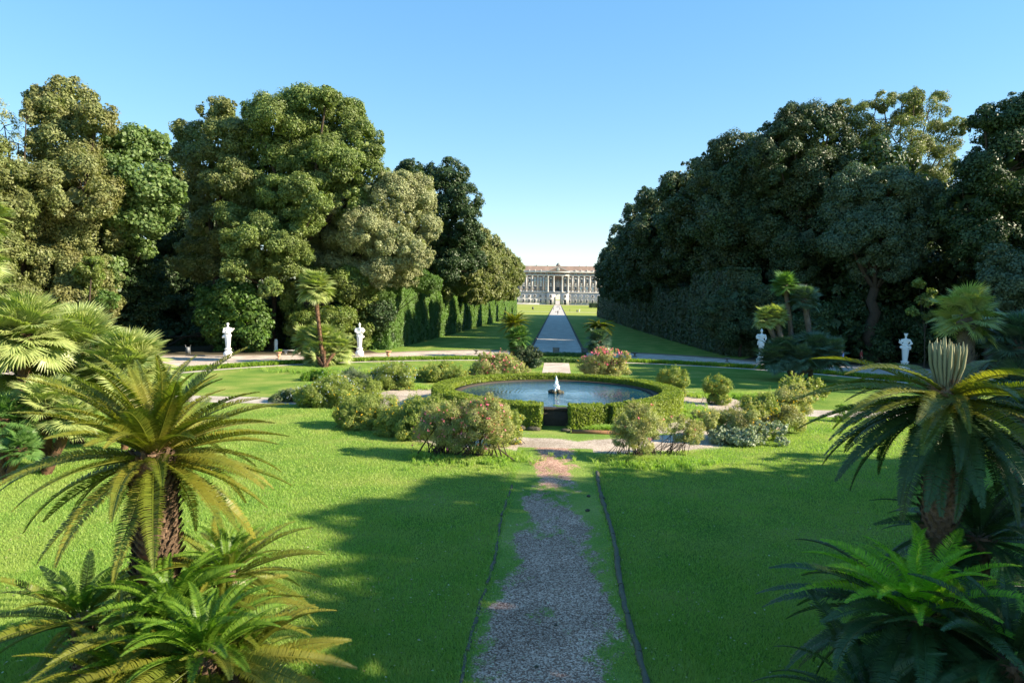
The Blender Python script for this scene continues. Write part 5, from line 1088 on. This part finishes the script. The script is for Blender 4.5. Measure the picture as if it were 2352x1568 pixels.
# ================================================================ PEOPLE
def person(label, x, y, top, legs, seed=0, facing=0.0, h=1.74, stride=.16, group=None):
    t = thing('person', label, 'person', (x, y, 0), group); k = h/1.74; o = np.array([x, y, 0.0]); r = np.random.default_rng(seed); sw = r.uniform(-.12, .12)
    ca, sa = math.cos(facing), math.sin(facing)
    def W(p): return o+np.array([p[0]*ca-p[1]*sa, p[0]*sa+p[1]*ca, p[2]])*k
    J = {'hip': (0, 0, .92), 'hl': (-.09, 0, .9), 'hr': (.09, 0, .9), 'kl': (-.09, -stride, .49), 'kr': (.09, stride*.4, .49), 'al': (-.09, -stride*.8, .08), 'ar': (.09, stride*1.5, .09), 'tl': (-.10, -stride*.8-.16, .035), 'tr': (.10, stride*1.5-.15, .035),
         'ch': (0, 0, 1.28), 'sl': (-.17, 0, 1.42), 'sr': (.17, 0, 1.42), 'el': (-.23, .04+sw, 1.14), 'er': (.23, -.04-sw, 1.14), 'wl': (-.24, -.10+sw, .90), 'wr': (.24, -.14-sw, .92)}
    J = {a: W(b) for a, b in J.items()}
    b = MB(); C = lambda p, q, ra, rb, m_=None: (m_ or b).cap(J[p] if isinstance(p, str) else W(p), J[q] if isinstance(q, str) else W(q), ra*k, rb*k, 8)
    for s_ in 'lr': C('h'+s_, 'k'+s_, .085, .055); C('k'+s_, 'a'+s_, .055, .035); C('a'+s_, 't'+s_, .035, .03); C('s'+s_, 'e'+s_, .05, .038); C('e'+s_, 'w'+s_, .036, .026)
    for s_, sg in (('l', -1), ('r', 1)):
        wp = np.array({'l': (-.24, -.10+sw, .90), 'r': (.24, -.14-sw, .92)}[s_]); C(wp, wp+np.array([0, -.02, -.07]), .028, .03)
        for f, (dx, ln) in enumerate(((-.024, .065), (-.008, .078), (.008, .072), (.024, .058))): C(wp+np.array([0, dx-.02, -.08]), wp+np.array([-sg*.012, dx-.03, -.08-ln]), .0095, .008)
        C(wp+np.array([-sg*.015, -.03, -.05]), wp+np.array([-sg*.03, -.06, -.10]), .011, .009)
    C('hip', 'ch', .125, .14); C('sl', 'sr', .07, .07); C((0, 0, 1.42), (0, -.01, 1.55), .055, .05); b.ball(W((0, -.01, 1.63)), np.array((.075, .095, .115))*k, 12); C((0, -.10, 1.62), (0, -.115, 1.605), .016, .014)
    for sg in (-1, 1): b.ball(W((sg*.077, .0, 1.63)), .02*k, 6)
    fb = b.build('body', M['skin'], t, smooth=True); md = fb.modifiers.new('merge', 'REMESH'); md.mode = 'VOXEL'; md.voxel_size = .014; md.use_smooth_shade = True
    b = MB(); C('hip', 'ch', .150, .165, b); C('sl', 'sr', .085, .085, b); C('sl', 'el', .068, .06, b); C('sr', 'er', .068, .06, b); f = b.build('shirt', M[top], t, smooth=True); md = f.modifiers.new('merge', 'REMESH'); md.mode = 'VOXEL'; md.voxel_size = .02
    b = MB(); C('hl', 'kl', .115, .08, b); C('kl', 'al', .078, .06, b); C('hr', 'kr', .115, .08, b); C('kr', 'ar', .078, .06, b); C('hl', 'hr', .12, .12, b); f = b.build('trousers', M[legs], t, smooth=True); md = f.modifiers.new('merge', 'REMESH'); md.mode = 'VOXEL'; md.voxel_size = .02
    b = MB(); b.ball(W((0, .02, 1.665)), np.array((.088, .10, .10))*k, 12); b.build('hair', M['hair'], t, smooth=True)
    return t
wg = 'walkers on the avenue'
for px, py, top, legs, hh, lab in ((1277.3, 722.2, 'greycloth', 'whitecloth', 1.70, 'person in pale clothes walking on the left of the nearest pair on the avenue'), (1281.2, 722.2, 'blackcloth', 'blackcloth', 1.82, 'person in black walking on the right of the nearest pair on the avenue'),
        (1271.4, 712, 'greycloth', 'denim', 1.7, 'person at the left kerb of the avenue behind the nearest pair'), (1285.9, 711.5, 'greycloth', 'blackcloth', 1.7, 'person at the right kerb of the avenue behind the nearest pair'),
        (1278.6, 706.5, 'whitecloth', 'denim', 1.7, 'person farthest left in the small group near the palace'), (1280.8, 706.3, 'greycloth', 'denim', 1.7, 'person in the middle of the small group near the palace'), (1283.8, 706.6, 'blackcloth', 'blackcloth', 1.75, 'dark dressed person at the right of the small group near the palace'), (1331, 716.8, 'whitecloth', 'whitecloth', 1.7, 'person all in white on the meadow right of the avenue')):
    g = G(px, py); person(lab, g[0], g[1], top, legs, int(px), R(10), hh, group=wg)
g = P(1935, 800, 77.5); person('person in a bright blue top before the dark wood at the right', g[0], 77.5, 'blueshirt', 'denim', 3, R(200), 1.74)
g = P(1979, 800, 79); person('person in dark red before the dark wood at the right', g[0], 79, 'redshirt', 'blackcloth', 4, R(90), 1.78)
